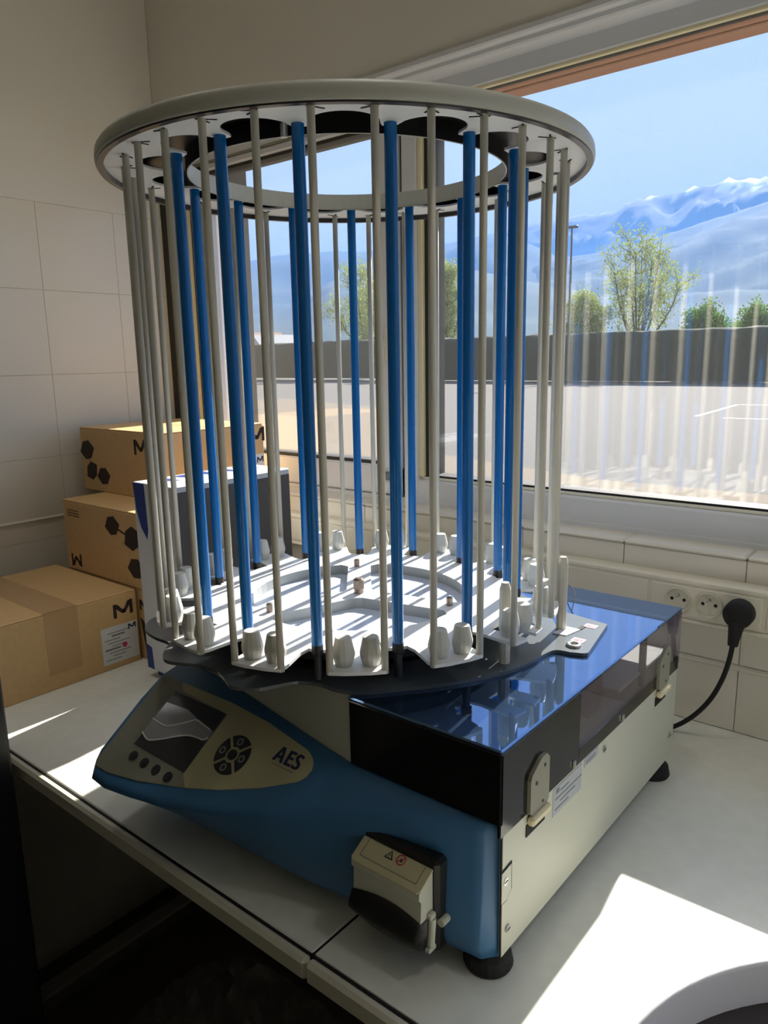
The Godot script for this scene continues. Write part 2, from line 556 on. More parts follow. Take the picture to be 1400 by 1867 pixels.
func window() -> void:
	var w := setting("window_1")
	var f := -0.054                                              # room side of the frame
	var st := begin()
	# fixed frame: bottom rail, top rail with its ridges, mullion, right jamb
	box(st, Vector3(0.052, 0.285, -0.13), Vector3(3.12, 0.302, f), 0.002)
	box(st, Vector3(0.735, 0.296, -0.125), Vector3(3.12, 0.346, f - 0.001), 0.004)
	part("bottom_rail", st, M.frame, w)
	st = begin()
	box(st, Vector3(0.735, 0.3455, -0.118), Vector3(3.12, 0.3515, f - 0.008), 0.0015)
	part("glazing_bead", st, M.pvc, w)
	st = begin()
	box(st, Vector3(0.80, 0.3515, -0.112), Vector3(3.12, 0.3555, f - 0.014), 0.0005)
	part("gasket_strip", st, M.gasket, w)
	st = begin()
	box(st, Vector3(0.052, 1.083, -0.078), Vector3(3.12, 1.132, f), 0.002)
	box(st, Vector3(0.052, 1.106, -0.13), Vector3(3.12, 1.132, -0.076), 0.001)
	part("top_rail", st, M.frame, w)
	st = begin()
	box(st, Vector3(0.052, 1.112, f - 0.01), Vector3(3.12, 1.132, -0.012), 0.003)
	box(st, Vector3(0.052, 1.121, -0.02), Vector3(3.12, 1.134, 0.006), 0.003)
	part("curtain_rail", st, M.frame, w)
	st = begin()
	box(st, Vector3(0.79, 1.0775, -0.066), Vector3(3.12, 1.084, f - 0.003), 0.0012)
	box(st, Vector3(0.79, 1.092, -0.108), Vector3(3.12, 1.107, -0.1025), 0.001)
	part("glazing_bead", st, M.frame_cream, w)
	st = begin()
	box(st, Vector3(0.79, 1.080, -0.0815), Vector3(3.12, 1.084, -0.066), 0.0)
	box(st, Vector3(0.79, 1.098, -0.135), Vector3(3.12, 1.107, -0.108), 0.0)
	part("gasket_strip", st, M.frame_dark, w)
	st = begin()
	box(st, Vector3(0.738, 0.296, -0.125), Vector3(0.7765, 1.09, f), 0.003)
	box(st, Vector3(2.10, 0.346, -0.125), Vector3(2.16, 1.09, f - 0.002), 0.003)
	box(st, Vector3(3.06, 0.296, -0.125), Vector3(3.12, 1.09, f), 0.003)
	part("mullion", st, M.frame, w)
	st = begin()
	box(st, Vector3(0.7765, 0.352, -0.125), Vector3(0.7885, 1.08, f - 0.002), 0.002)
	part("lit_mullion_strip", st, M.frame_cream, w)  # cream colour stands for the light on the mullion's side reveal
	st = begin()
	box(st, Vector3(0.7885, 0.352, -0.115), Vector3(0.803, 1.08, f - 0.010), 0.001)
	part("gasket_strip", st, M.frame_dark, w)
	# left sash
	st = begin()
	box(st, Vector3(0.075, 0.303, -0.118), Vector3(0.728, 0.369, f - 0.004), 0.004)
	box(st, Vector3(0.677, 0.303, -0.118), Vector3(0.728, 1.083, f - 0.004), 0.004)
	box(st, Vector3(0.075, 0.303, -0.118), Vector3(0.122, 1.083, f - 0.004), 0.004)
	box(st, Vector3(0.075, 1.066, -0.118), Vector3(0.728, 1.083, f - 0.004), 0.003)
	part("sash", st, M.frame, w)
	st = begin()
	box(st, Vector3(0.12, 0.369, -0.112), Vector3(0.678, 0.3765, f - 0.012), 0.001)
	box(st, Vector3(0.12, 1.0585, -0.112), Vector3(0.678, 1.0665, f - 0.012), 0.001)
	part("gasket_strip", st, M.frame_dark, w)
	st = begin()
	box(st, Vector3(0.075, 1.0825, -0.07), Vector3(0.728, 1.0855, f + 0.001), 0.0)
	part("shadow_gap", st, M.overlay, w)
	st = begin()
	box(st, Vector3(0.7285, 0.303, -0.11), Vector3(0.7375, 1.083, f - 0.012), 0.0)
	box(st, Vector3(0.052, 0.303, -0.13), Vector3(0.075, 1.083, f + 0.01), 0.001)
	part("shadow_gap", st, M.frame_dark, w)
	st = begin()
	box(st, Vector3(0.058, 0.303, f), Vector3(0.066, 1.083, f + 0.02), 0.001)
	part("wooden_bead", st, M.frame_cream, w)
	# handle of the sash
	st = begin()
	box(st, Vector3(0.692, 0.596, f - 0.004), Vector3(0.712, 0.664, f + 0.004), 0.002)
	box(st, Vector3(0.697, 0.622, f + 0.002), Vector3(0.707, 0.638, f + 0.03), 0.002)
	box(st, Vector3(0.694, 0.56, f + 0.024), Vector3(0.710, 0.64, f + 0.036), 0.004)
	part("sash_handle", st, M.pvc, w)
	# double glazing: two sheets
	for z in [-0.0795, -0.087]:
		for e in [[0.115, 0.682, 0.366, 1.07], [0.79, 2.11, 0.345, 1.105], [2.15, 3.07, 0.345, 1.105]]:
			st = begin()
			box(st, Vector3(e[0], e[2], z - 0.0025), Vector3(e[1], e[3], z), 0.0)
			part("pane", st, M.pane, w)
	# wooden boards of the eaves outside, just above the glass
	var e := setting("trim_2")
	for k in 3:
		st = begin()
		box(st, Vector3(-0.6, 1.100 - 0.003 * (k % 2), -0.137 - 0.026 * k - 0.0245), Vector3(4.0, 1.118, -0.137 - 0.026 * k), 0.002)
		part("eaves_board", st, M.wood_soffit, e)
	st = begin()
	box(st, Vector3(-0.6, 1.118, -0.22), Vector3(4.0, 1.2, -0.136), 0.0)
	part("eaves_batten", st, M.wood_soffit, e)

# ------------------------------------------------------------------ outside
func outside() -> void:
	var s := box_part("ground_yard", Vector3(-160, FLOOR - 0.6, -160), Vector3(120, FLOOR - 0.1, 120), M.asphalt, self, 0.0)
	tag(s, "", "", "", "structure")
	var st := begin()
	prism(st, pv([-14.0, 0.4, 60, 0.4, 60, 7.9, -2.2, 8.0, -7.0, 9.6, -11.0, 17.0, -22.0, 21.0, -26, 6.0]), -0.015, 0.006, Transform3D(Basis(Vector3.RIGHT, Vector3.FORWARD, Vector3.UP), Vector3(0, FLOOR - 0.1, 0)))
	s = part("ground_gravel", st, M.gravel, self)
	tag(s, "", "", "", "structure")
	st = begin()
	var a := Vector3(-4.318, FLOOR - 0.095, -18.865)
	var b := Vector3(-4.62, FLOOR - 0.095, -23.9)
	for seg in [[a, b], [b, b + Vector3(9, 0, -0.3)], [Vector3(-3.6, FLOOR - 0.095, -18.6), Vector3(6, FLOOR - 0.095, -18.9)]]:
		var p: Vector3 = seg[0]; var q: Vector3 = seg[1]
		var d := (q - p).normalized()
		var n := d.cross(Vector3.UP) * 0.06
		quadn(st, p - n, p + n, q + n, q - n, Vector3.UP)
	var pl := part("painted_lines", st, M.road_paint, self)
	pl.name = "road_marking"
	tag(pl, "thin white painted lines on the pale asphalt yard", "road marking")
	# hedge: a long clipped block with a bumpy surface
	var hn := FastNoiseLite.new()
	hn.seed = 4; hn.frequency = 0.35
	st = begin(true)
	var cols := 240
	var prof := [Vector2(0.7, 0.0), Vector2(0.78, 0.7), Vector2(0.76, 1.5), Vector2(0.72, 2.2), Vector2(0.6, 2.66), Vector2(0.2, 2.78), Vector2(-0.3, 2.78), Vector2(-0.8, 2.6), Vector2(-0.9, 0.0)]
	var pts := []
	for i in cols + 1:
		var x := -95.0 + 125.0 * i / cols
		var row := []
		for k in prof.size():
			var v: Vector2 = prof[k]
			var j := hn.get_noise_3d(x * 3.0, v.y * 3.0, v.x * 5.0) * 0.14
			row.append(Vector3(x, FLOOR + v.y + (j if k > 2 else 0.0) + (0.1 if x < -30 else 0.0), -42.0 + v.x + j + (x + 30.0) * 0.02))
		pts.append(row)
	for i in cols:
		for k in prof.size() - 1:
			quadn(st, pts[i][k], pts[i + 1][k], pts[i + 1][k + 1], pts[i][k + 1], Vector3(0, prof[k].y + prof[k + 1].y - 2.6, prof[k].x + prof[k + 1].x))
	var h := part("hedge", st, M.hedge, self, true)
	tag(h, "long clipped dark green hedge along the far side of the yard", "hedge")
	# trees behind the hedge
	tree("bare_tree", "tall spreading tree with many bare twigs, highest behind the hedge at right", -20.9, 54.0, 9.2, 5.6, 0.5, 21)
	tree("leafy_tree", "broad pale green tree behind the hedge, left of the window mullion", -40.3, 64.0, 9.4, 6.0, 1.0, 22)
	tree("leafy_tree", "narrow pale green tree behind the hedge, just right of the window mullion", -34.6, 60.0, 8.0, 3.4, 1.0, 23)
	tree("leafy_tree", "young green tree behind the hedge beside the lamp mast", -24.6, 52.0, 5.6, 3.0, 0.8, 24)
	tree("leafy_tree", "low round green tree at the left end of the view, beside the window jamb", -51.6, 82.0, 6.6, 5.6, 1.0, 25)
	tree("shrub", "dark rounded shrub behind the hedge, right of the tall bare tree", -16.6, 50.0, 4.0, 2.6, 1.4, 26, true)
	tree("shrub", "dark low shrub behind the hedge at the right edge of the window view", -13.6, 49.0, 3.5, 3.0, 1.4, 27, true)
	# mast
	var mp := dir_at(-25.7, 46.0)
	st = begin()
	rod(st, mp, mp + Vector3(0, 8.6, 0), 0.09, 8, 0.05)
	var mast := thing("lamp_mast", "slim dark lamp mast rising above the hedge", "lamp post")
	part("pole", st, M.mast, mast)
	st = begin()
	box(st, mp + Vector3(-0.2, 8.55, -0.12), mp + Vector3(0.35, 8.68, 0.12), 0.03)
	part("lamp_head", st, M.mast, mast)
	# houses beyond the hedge at left
	house(-48.9, 100.0, 7.0, 4.6, "low house with a brown roof showing over the hedge", M.house_wall, M.roof)
	house(-47.0, 92.0, 6.0, 4.0, "small white house with a pale roof showing over the hedge", M.house_wall, M.inner_grey)
	mountains()

func dir_at(az: float, dist: float) -> Vector3:
	var r := deg_to_rad(az)
	return Vector3(1.7193 + sin(r) * dist, FLOOR, 1.209 - cos(r) * dist)

func house(az: float, dist: float, w: float, hgt: float, label: String, wall: Material, roof: Material) -> void:
	var p := dir_at(az, dist)
	var o := thing("house", label, "house", p)
	o.rotation.y = deg_to_rad(-az + 20)
	box_part("wall", Vector3(-w / 2, 0, -3), Vector3(w / 2, hgt * 0.72, 3), wall, o, 0.02)
	var st := begin()
	prism(st, pv([-3.5, hgt * 0.70, 3.5, hgt * 0.70, 0, hgt + 0.5]), -w / 2 - 0.3, w / 2 + 0.3, Transform3D(Basis(Vector3.BACK, Vector3.UP, Vector3.LEFT), Vector3.ZERO))
	part("roof", st, roof, o)
	for k in 2:
		box_part("window", Vector3(-w / 4 + k * w / 2 - 0.5, hgt * 0.3, 2.97), Vector3(-w / 4 + k * w / 2 + 0.5, hgt * 0.55, 3.04), M.key_dark, o, 0.01)

func tree(called: String, label: String, az: float, dist: float, hgt: float, width: float, leafy: float, seed_: int, dark := false) -> void:
	var rng := RandomNumberGenerator.new()
	rng.seed = seed_
	var base := dir_at(az, dist)
	var o := thing(called, label, "shrub" if called == "shrub" else "tree", base)
	var st := begin()
	var tips: Array[Vector3] = []
	# trunk and branches
	var trunk_top := Vector3(0, hgt * 0.22, 0)
	rod(st, Vector3.ZERO, trunk_top, 0.16 + hgt * 0.008, 7, 0.13)
	var mains := 9 if called != "shrub" else 6
	for i in mains:
		var ang := TAU * i / mains + rng.randf() * 0.5
		var spread := rng.randf_range(0.15, 1.0)
		var tip := Vector3(cos(ang) * width * 0.5 * spread, hgt * (1.0 - 0.42 * spread * spread) * rng.randf_range(0.86, 1.0), sin(ang) * width * 0.5 * spread)
		var mid := trunk_top.lerp(tip, 0.5) + Vector3(tip.x * 0.18, -0.1, tip.z * 0.18)
		var path := spline([trunk_top * rng.randf_range(0.5, 1.0), mid, tip], 4)
		for k in path.size() - 1:
			var r0 := 0.075 * (1.0 - float(k) / path.size()) + 0.012
			rod(st, path[k], path[k + 1], r0, 5, r0 * 0.85)
			for q in (3 if k > 1 else 1):
				var d := Vector3(rng.randf_range(-1, 1), rng.randf_range(0.0, 1.2), rng.randf_range(-1, 1)).normalized()
				var e: Vector3 = path[k + 1] + d * rng.randf_range(0.5, 1.1) * width * 0.2
				rod(st, path[k + 1], e, 0.02, 4, 0.007)
				for z in 3:
					var d2 := (d + Vector3(rng.randf_range(-1, 1), rng.randf_range(-0.2, 1), rng.randf_range(-1, 1)) * 0.8).normalized()
					var s0: Vector3 = path[k + 1].lerp(e, rng.randf_range(0.4, 1.0))
					var s1 := s0 + d2 * width * 0.11
					rod(st, s0, s1, 0.009, 3, 0.004)
					tips.append(s0); tips.append(s1); tips.append(s0.lerp(s1, 0.5))
				tips.append(e)
	part("branches", st, M.bark, o)
	# leaves: small folded blades round the twigs
	var blade := begin()
	tri(blade, Vector3(0, 0, 0), Vector3(-0.35, 0.5, 0.1), Vector3(0, 1, 0))
	tri(blade, Vector3(0, 0, 0), Vector3(0, 1, 0), Vector3(0.35, 0.5, 0.1))
	blade.generate_normals()
	var mm := MultiMesh.new()
	mm.transform_format = MultiMesh.TRANSFORM_3D
	mm.mesh = blade.commit()
	var n := int(tips.size() * 7 * leafy)
	mm.instance_count = n
	for i in n:
		var p: Vector3 = tips[rng.randi() % tips.size()] + Vector3(rng.randfn(), rng.randfn(), rng.randfn()) * 0.2
		var bs := Basis(Vector3(rng.randf_range(-1, 1), rng.randf_range(-1, 1), rng.randf_range(-1, 1)).normalized(), rng.randf() * TAU) * rng.randf_range(0.10, 0.2)
		mm.set_instance_transform(i, Transform3D(bs, p))
	var l := MultiMeshInstance3D.new()
	l.name = "leaves"
	l.multimesh = mm
	l.material_override = M.leaf_dark if dark else M.leaf
	l.set_meta("kind", "stuff")
	o.add_child(l, true)

func ridge(called: String, prof: Array, d0: float, d1: float, seed_: int, rough: float, low: Color, high: Color, snow: float) -> void:
	var n := FastNoiseLite.new()
	n.seed = seed_
	n.frequency = 1.0
	n.fractal_octaves = 5
	n.fractal_type = FastNoiseLite.FRACTAL_RIDGED
	var c := Curve.new()
	var az0: float = prof[0].x
	var az1: float = prof[prof.size() - 1].x
	c.max_value = 20.0
	for v in prof:
		c.add_point(Vector2((v.x - az0) / (az1 - az0), v.y), 0, 0, Curve.TANGENT_LINEAR, Curve.TANGENT_LINEAR)
	var na := 170
	var nr := 26
	var st := begin(true)
	var P := []
	for i in na + 1:
		var az := lerpf(az0, az1, float(i) / na)
		var crest := d1 * tan(deg_to_rad(c.sample(float(i) / na)))
		var row := []
		for k in nr + 1:
			var t := float(k) / nr
			var d := lerpf(d0, d1, t)
			var p := dir_at(az, d)
			var w := n.get_noise_2d(p.x / 2600.0, p.z / 2600.0)
			var fine := n.get_noise_2d(p.x / 600.0 + 40, p.z / 600.0)
			var y := crest * (pow(t, 0.85) + rough * (w * 0.8 - 0.15) * t * (1.0 - t) * 2.0 + rough * 0.05 * fine * t)
			row.append(p + Vector3(0, maxf(y, 0.0) - 2.0, 0))
		# far side
		row.append(dir_at(az, d1 * 1.12) + Vector3(0, -5, 0))
		P.append(row)
	for i in na:
		for k in nr + 1:
			var q := [P[i][k], P[i + 1][k], P[i + 1][k + 1], P[i][k + 1]]
			var order := [0, 1, 2, 0, 2, 3]
			if (q[1] - q[0]).cross(q[2] - q[0]).y > 0: order = [0, 2, 1, 0, 3, 2]
			for z in order:
				var v: Vector3 = q[z]
				var f := clampf((v.y - 500.0) / 1300.0 + n.get_noise_2d(v.x / 900.0, v.z / 900.0) * 0.25, 0.0, 1.0)
				var col := low.lerp(high, f)
				if snow > 0.0:
					var sn := v.y + n.get_noise_2d(v.x / 700.0 + 9, v.z / 700.0) * 700.0
					col = col.lerp(Color(0.86, 0.89, 0.93), smoothstep(snow, snow + 160.0, sn))
				st.set_color(col)
				st.add_vertex(v)
	var o := part(called, st, M.mountain, self, true)
	tag(o, "", "", "", "structure")

func mountains() -> void:
	var forest := Color(0.045, 0.075, 0.05)
	var rock := Color(0.16, 0.16, 0.16)
	ridge("hills_snowy", [Vector2(-42, 6.6), Vector2(-33, 7.9), Vector2(-28.9, 9.0), Vector2(-25.8, 9.4), Vector2(-22.9, 9.65), Vector2(-21.5, 10.2), Vector2(-19.7, 10.3), Vector2(-17.3, 10.75), Vector2(-15.7, 10.9), Vector2(-13.4, 10.75), Vector2(-9, 10.4), Vector2(-2, 9.6), Vector2(10, 9.0)], 8500, 13000, 31, 0.5, forest, rock, 2600.0)
	ridge("hills_right", [Vector2(-31, 5.0), Vector2(-28, 6.6), Vector2(-24, 7.0), Vector2(-21, 7.4), Vector2(-17.2, 8.6), Vector2(-15.2, 9.05), Vector2(-13.3, 9.4), Vector2(-9, 9.8), Vector2(0, 9.2), Vector2(14, 8.0)], 3200, 6800, 32, 0.35, forest, forest, 0.0)
	ridge("hills_left", [Vector2(-75, 5.0), Vector2(-60, 6.0), Vector2(-51.4, 6.7), Vector2(-49, 7.0), Vector2(-47, 7.45), Vector2(-43, 7.7), Vector2(-40.7, 7.6), Vector2(-38.0, 7.75), Vector2(-35, 8.0), Vector2(-32.7, 8.4), Vector2(-31.2, 8.6), Vector2(-28.5, 7.8), Vector2(-24, 5.5)], 3800, 7600, 33, 0.35, forest, forest, 0.0)
	ridge("hills_near", [Vector2(-60, 2.6), Vector2(-47, 3.6), Vector2(-44.8, 4.4), Vector2(-43.2, 5.6), Vector2(-39, 6.4), Vector2(-35.5, 7.2), Vector2(-33.9, 6.5), Vector2(-30, 5.6), Vector2(-24, 4.4), Vector2(-12, 4.6)], 2200, 4800, 34, 0.3, forest, forest, 0.0)
	var fog := FogVolume.new()
	fog.name = "valley_haze"
	fog.shape = RenderingServer.FOG_VOLUME_SHAPE_BOX
	fog.size = Vector3(30000, 1300, 13800)
	fog.position = Vector3(-3000, 640, -7500)
	var fm := FogMaterial.new()
	fm.density = 0.00015
	fm.albedo = Color(0.11, 0.35, 0.86).linear_to_srgb()
	fog.material = fm
	fog.set_meta("kind", "stuff")
	add_child(fog)

# ------------------------------------------------------------------ bench
func bench() -> void:
	var a := thing("worktop", "cream worktop under the cartons, left of the dark seam", "worktop")
	box_part("top", Vector3(0.0, -0.03, 0.0), Vector3(1.2329, 0.0, 0.7475), M.bench, a, 0.0015)
	box_part("nosing", Vector3(0.0, -0.026, 0.7495), Vector3(1.2349, -0.0005, 0.7625), M.edge, a, 0.004)
	box_part("groove", Vector3(0.0, -0.026, 0.7470), Vector3(1.2335, -0.002, 0.7500), M.gasket, a, 0.0)
	var b := thing("worktop", "cream worktop under the dispenser's right side and the sunlit patch", "worktop")
	var st := begin()
	var flat := Transform3D(Basis(Vector3.RIGHT, Vector3.BACK, Vector3.DOWN), Vector3.ZERO)
	prism(st, pv([1.2371, 0.0, 3.18, 0.0, 3.18, 1.08, 1.50, 1.08, 1.50, 0.7475, 1.2371, 0.7475]), 0.0, 0.03, flat)
	part("top", st, M.bench, b)
	st = begin()
	box(st, Vector3(1.2351, -0.026, 0.7495), Vector3(1.50, -0.0005, 0.7625), 0.004)
	box(st, Vector3(1.487, -0.026, 0.7495), Vector3(1.4995, -0.0005, 1.08), 0.004)
	part("nosing", st, M.edge, b)
	box_part("groove", Vector3(1.2365, -0.026, 0.7470), Vector3(1.50, -0.002, 0.7500), M.gasket, b, 0.0)
	box_part("seam_strip", Vector3(1.2328, -0.028, 0.0), Vector3(1.2372, -0.0015, 0.7495), M.gasket, b, 0.0)
	var f := thing("bench_frame", "dark steel frame and feet carrying the worktops", "frame")
	for x in [0.12, 1.20, 2.2, 3.0]:
		box_part("leg", Vector3(x - 0.02, FLOOR + 0.04, 0.06), Vector3(x + 0.02, -0.03, 0.11), M.cabinet, f, 0.004)
		box_part("foot", Vector3(x - 0.025, FLOOR, 0.04), Vector3(x + 0.025, FLOOR + 0.045, 0.66), M.steel, f, 0.006)
		box_part("bracket", Vector3(x - 0.02, -0.09, 0.06), Vector3(x + 0.02, -0.03, 0.66), M.cabinet, f, 0.004)
	box_part("rail", Vector3(0.1, -0.12, 0.06), Vector3(3.0, -0.07, 0.09), M.cabinet, f, 0.004)

# ------------------------------------------------------------------ the dispenser
func panel_frame() -> Transform3D:
	return Transform3D(Basis(Vector3.RIGHT, Vector3(0, 0.5925, -0.8056), Vector3(0, 0.8056, 0.5925)), Vector3(1.06, 0.14, 0.69857))

func dispenser() -> void:
	var d := thing("dish_dispenser", "laboratory dish dispenser with a blue front, cream side and glossy black lid on the bench", "lab machine")
	var X := 1.402
	var Z0 := 0.166
	var Z1 := 0.659
	# cream housing
	var st := begin()
	box(st, Vector3(0.90, 0.024, Z0 + 0.004), Vector3(X, 0.1635, Z1 - 0.006), 0.003)
	part("housing", st, M.cream, d)
	box_part("side_panel", Vector3(1.3992, 0.023, Z0 + 0.002), Vector3(X + 0.0006, 0.157, 0.6575), M.cream, d, 0.0008)
	# cream block left of the lid, its front set back towards the left
	st = begin()
	prism(st, pv([0.88, 0.30, 1.213, 0.30, 1.213, 0.659, 1.10, 0.6455, 0.99, 0.634, 0.92, 0.628, 0.885, 0.618]), -0.2460, -0.12, Transform3D(Basis(Vector3.RIGHT, Vector3.BACK, Vector3.DOWN), Vector3.ZERO))
	part("head_block", st, M.cream, d)
	# blue front body lofted from left to right
	var sx := [0.852, 0.857, 0.868, 0.90, 0.95, 1.0, 1.07, 1.13, 1.18, 1.215, 1.30, 1.376, 1.3865, 1.3885, 1.3975, 1.4002]
	var sh := [0.0, 0.0, 0.0, 0.0, 0.0, 0.0, 0.0, 0.0, 0.0, 0.0, 0.0, 0.0, 0.001, 0.0025, 0.014, 0.020]
	var ty := [0.150, 0.176, 0.187, 0.190, 0.1905, 0.1885, 0.1795, 0.174, 0.170, 0.168, 0.168, 0.168, 0.168, 0.168, 0.168, 0.167]
	var ly := [0.098, 0.088, 0.080, 0.079, 0.083, 0.0885, 0.1015, 0.115, 0.1275, 0.1385, 0.1555, 0.1635, 0.1645, 0.1645, 0.1645, 0.163]
	var bz := [0.66, 0.68, 0.69, 0.70, 0.703, 0.703, 0.703, 0.702, 0.699, 0.694, 0.684, 0.676, 0.676, 0.676, 0.676, 0.676]
	var zp := func(y: float) -> float: return 0.69857 + (0.14 - y) * 0.8056 / 0.5925
	st = begin(true)
	var rows := []
	for i in sx.size():
		var x: float = sx[i]
		var zo: float = sh[i]
		var t := Vector2(ty[i], zp.call(ty[i]) - zo)
		var l := Vector2(ly[i], zp.call(ly[i]) - zo)
		var b := Vector2(0.022, bz[i] - zo)
		var fl: Vector2 = l.lerp(b, 0.05) + Vector2(0, 0.0012)
		var r := [Vector2(t.x - 0.004, t.y - 0.02), Vector2(t.x - 0.001, t.y - 0.004), t.lerp(l, 0.03), t.lerp(l, 0.5), t.lerp(l, 0.94), fl, l.lerp(b, 0.16), l.lerp(b, 0.5) + Vector2(0, -0.001), l.lerp(b, 0.9), b + Vector2(-0.0, -0.006), Vector2(0.022, 0.645)]
		var row := []
		for v in r: row.append(Vector3(x, v.x, v.y))
		rows.append(row)
	for i in rows.size() - 1:
		for k in rows[i].size() - 1:
			var a: Vector3 = rows[i][k]
			quadn(st, a, rows[i + 1][k], rows[i + 1][k + 1], rows[i][k + 1], Vector3(0, 0.0, 0) + (a - Vector3(a.x, 0.09, 0.60)))
	for e in [0, rows.size() - 1]:
		var c := Vector3(sx[e], 0.09, 0.652)
		for k in rows[e].size() - 1:
			trin(st, c, rows[e][k], rows[e][k + 1], Vector3(-1 if e == 0 else 1, 0, 0))
	var body := part("console_body", st, M.blue_body, d, true)
	tag(body, "blue moulded front and control console")
	# control panel
	var pf := panel_frame()
	var inset := pv([-0.1984, 0.0564, -0.0531, 0.0568, 0.02, 0.052, 0.0949, 0.0407, 0.1094, 0.0335, 0.1155, 0.018, 0.1055, 0.0049, 0.0649, -0.0181, 0.0137, -0.0406, -0.0344, -0.0563, -0.1116, -0.0765, -0.1686, -0.0858, -0.1955, -0.0857, -0.2005, -0.078])
	inset = round_poly(inset, 0.010)
	st = begin()
	prism(st, inset, 0.0, 0.0018, pf)
	var pan := part("control_panel", st, M.panel, d)
	st = begin()
	prism(st, pv([-0.1975, 0.0558, -0.1573, 0.0562, -0.144, 0.0452, -0.0473, 0.0412, -0.0511, -0.0443, -0.0355, -0.0558, -0.1116, -0.0760, -0.1686, -0.0852, -0.1955, -0.085, -0.1995, -0.078]), 0.0016, 0.0024, pf)
	part("screen_surround", st, M.overlay, pan)
	st = begin()
	prism(st, pv([-0.1555, 0.0415, -0.0487, 0.0405, -0.0502, -0.0430, -0.1575, -0.0412]), 0.002, 0.0030, pf)
	var scr := part("screen", st, M.screen, d)
	tag(scr, "dark glossy display with a wrinkled strip of film, its reflection painted pale")
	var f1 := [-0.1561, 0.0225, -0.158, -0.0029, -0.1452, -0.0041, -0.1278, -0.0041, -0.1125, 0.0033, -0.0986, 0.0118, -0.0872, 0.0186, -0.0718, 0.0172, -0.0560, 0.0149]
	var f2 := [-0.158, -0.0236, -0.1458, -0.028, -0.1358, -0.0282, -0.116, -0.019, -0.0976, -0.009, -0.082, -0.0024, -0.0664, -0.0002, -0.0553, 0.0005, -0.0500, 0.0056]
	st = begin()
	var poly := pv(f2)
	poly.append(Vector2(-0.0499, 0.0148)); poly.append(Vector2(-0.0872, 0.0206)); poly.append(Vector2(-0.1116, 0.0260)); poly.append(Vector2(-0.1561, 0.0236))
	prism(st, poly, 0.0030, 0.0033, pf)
	part("reflection_film", st, M.film, scr)  # the reflection on the film is put into its pale colour
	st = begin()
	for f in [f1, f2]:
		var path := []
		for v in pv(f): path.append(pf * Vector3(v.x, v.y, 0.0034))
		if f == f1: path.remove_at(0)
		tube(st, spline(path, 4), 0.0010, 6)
	part("film_crease", st, M.film_edge, scr)  # white colour draws the bright edges of that reflection
	for v in [Vector2(-0.144, -0.0538), Vector2(-0.1186, -0.0547), Vector2(-0.0933, -0.0553), Vector2(-0.0681, -0.0557)]:
		st = begin()
		prism(st, disc_poly(0.0065, 20, v), 0.002, 0.0038, pf)
		prism(st, disc_poly(0.0038, 16, v), 0.002, 0.0044, pf)
		part("soft_key", st, M.key_dark, d)
	for k in 4:
		st = begin()
		var c0 := TAU * (k + 0.5) / 4.0 - PI / 4
		var pad := PackedVector2Array()
		for j in 9:
			var an := c0 + lerpf(-0.70, 0.70, j / 8.0)
			pad.append(Vector2(cos(an), sin(an)) * 0.0252)
		for j in 9:
			var an := c0 + lerpf(0.56, -0.56, j / 8.0)
			pad.append(Vector2(cos(an), sin(an)) * 0.0105)
		prism(st, pad, 0.0015, 0.0030, pf)
		var key := part("arrow_key", st, M.key_dark, d)
		st = begin()
		var cc := Vector2(cos(c0), sin(c0)) * 0.0172
		for j in 20:
			var u := TAU * j / 20; var v := TAU * (j + 1) / 20
			var d0 := Vector2(cos(u), sin(u)); var d1 := Vector2(cos(v), sin(v))
			var q := [cc + d0 * 0.0026, cc + d1 * 0.0026, cc + d1 * 0.0048, cc + d0 * 0.0048]
			quadn(st, pf * Vector3(q[0].x, q[0].y, 0.0034), pf * Vector3(q[1].x, q[1].y, 0.0034), pf * Vector3(q[2].x, q[2].y, 0.0034), pf * Vector3(q[3].x, q[3].y, 0.0034), pf.basis.z)
		part("key_ring", st, M.key_grey, key)
	st = begin()
	prism(st, disc_poly(0.0065, 20), 0.0015, 0.0032, pf)
	part("enter_key", st, M.key_dark, d)
	var tm := TextMesh.new()
	var fo := SystemFont.new()
	fo.font_names = PackedStringArray(["Droid Sans"])
	fo.font_weight = 800
	fo.font_italic = true
	tm.font = fo
	tm.text = "AES"
	tm.font_size = 64
	tm.pixel_size = 0.018 / 47.0
	tm.depth = 0.0008
	var lg := inst("logo", tm, M.logo_blue, d, pf * Transform3D(Basis.IDENTITY, Vector3(0.0775, 0.0235, 0.0022)))
	tag(lg, "dark blue slanted letters AES")
	st = begin()
	prism(st, rect(0.058, 0.0105, 0.094, 0.0118), 0.0015, 0.002, pf)
	part("logo_underline", st, M.key_grey, lg).transform = lg.transform.affine_inverse()
	# lid: a black acrylic hood
	var lx0 := 1.215
	var y0 := 0.168
	var y1 := 0.2463
	st = begin()
	box(st, Vector3(1.2132, y1 - 0.004, 0.162), Vector3(X + 0.001, y1, 0.6625), 0.0015)
	box(st, Vector3(0.95, y1 - 0.004, 0.162), Vector3(1.2132, y1, 0.298), 0.0)
	var lid := part("lid_top", st, M.lid, d)
	tag(lid, "glossy black lid top mirroring the sky")
	st = begin()
	box(st, Vector3(lx0, 0.1685, 0.6575), Vector3(X + 0.001, y1 - 0.004, 0.6625), 0.0012)
	part("lid_front", st, M.lid_side, d)
	st = begin()
	box(st, Vector3(0.95, 0.1635, 0.162), Vector3(X + 0.001, y1 - 0.004, 0.166), 0.0008)
	part("lid_back", st, M.smoke, d)
	# right side of the lid: dark painted part, smoked window, dark lower margin
	st = begin()
	box(st, Vector3(X - 0.003, 0.1555, 0.494), Vector3(X + 0.001, y1 - 0.004, 0.662), 0.0008)
	box(st, Vector3(X - 0.003, 0.1555, 0.166), Vector3(X + 0.001, 0.1745, 0.494), 0.0008)
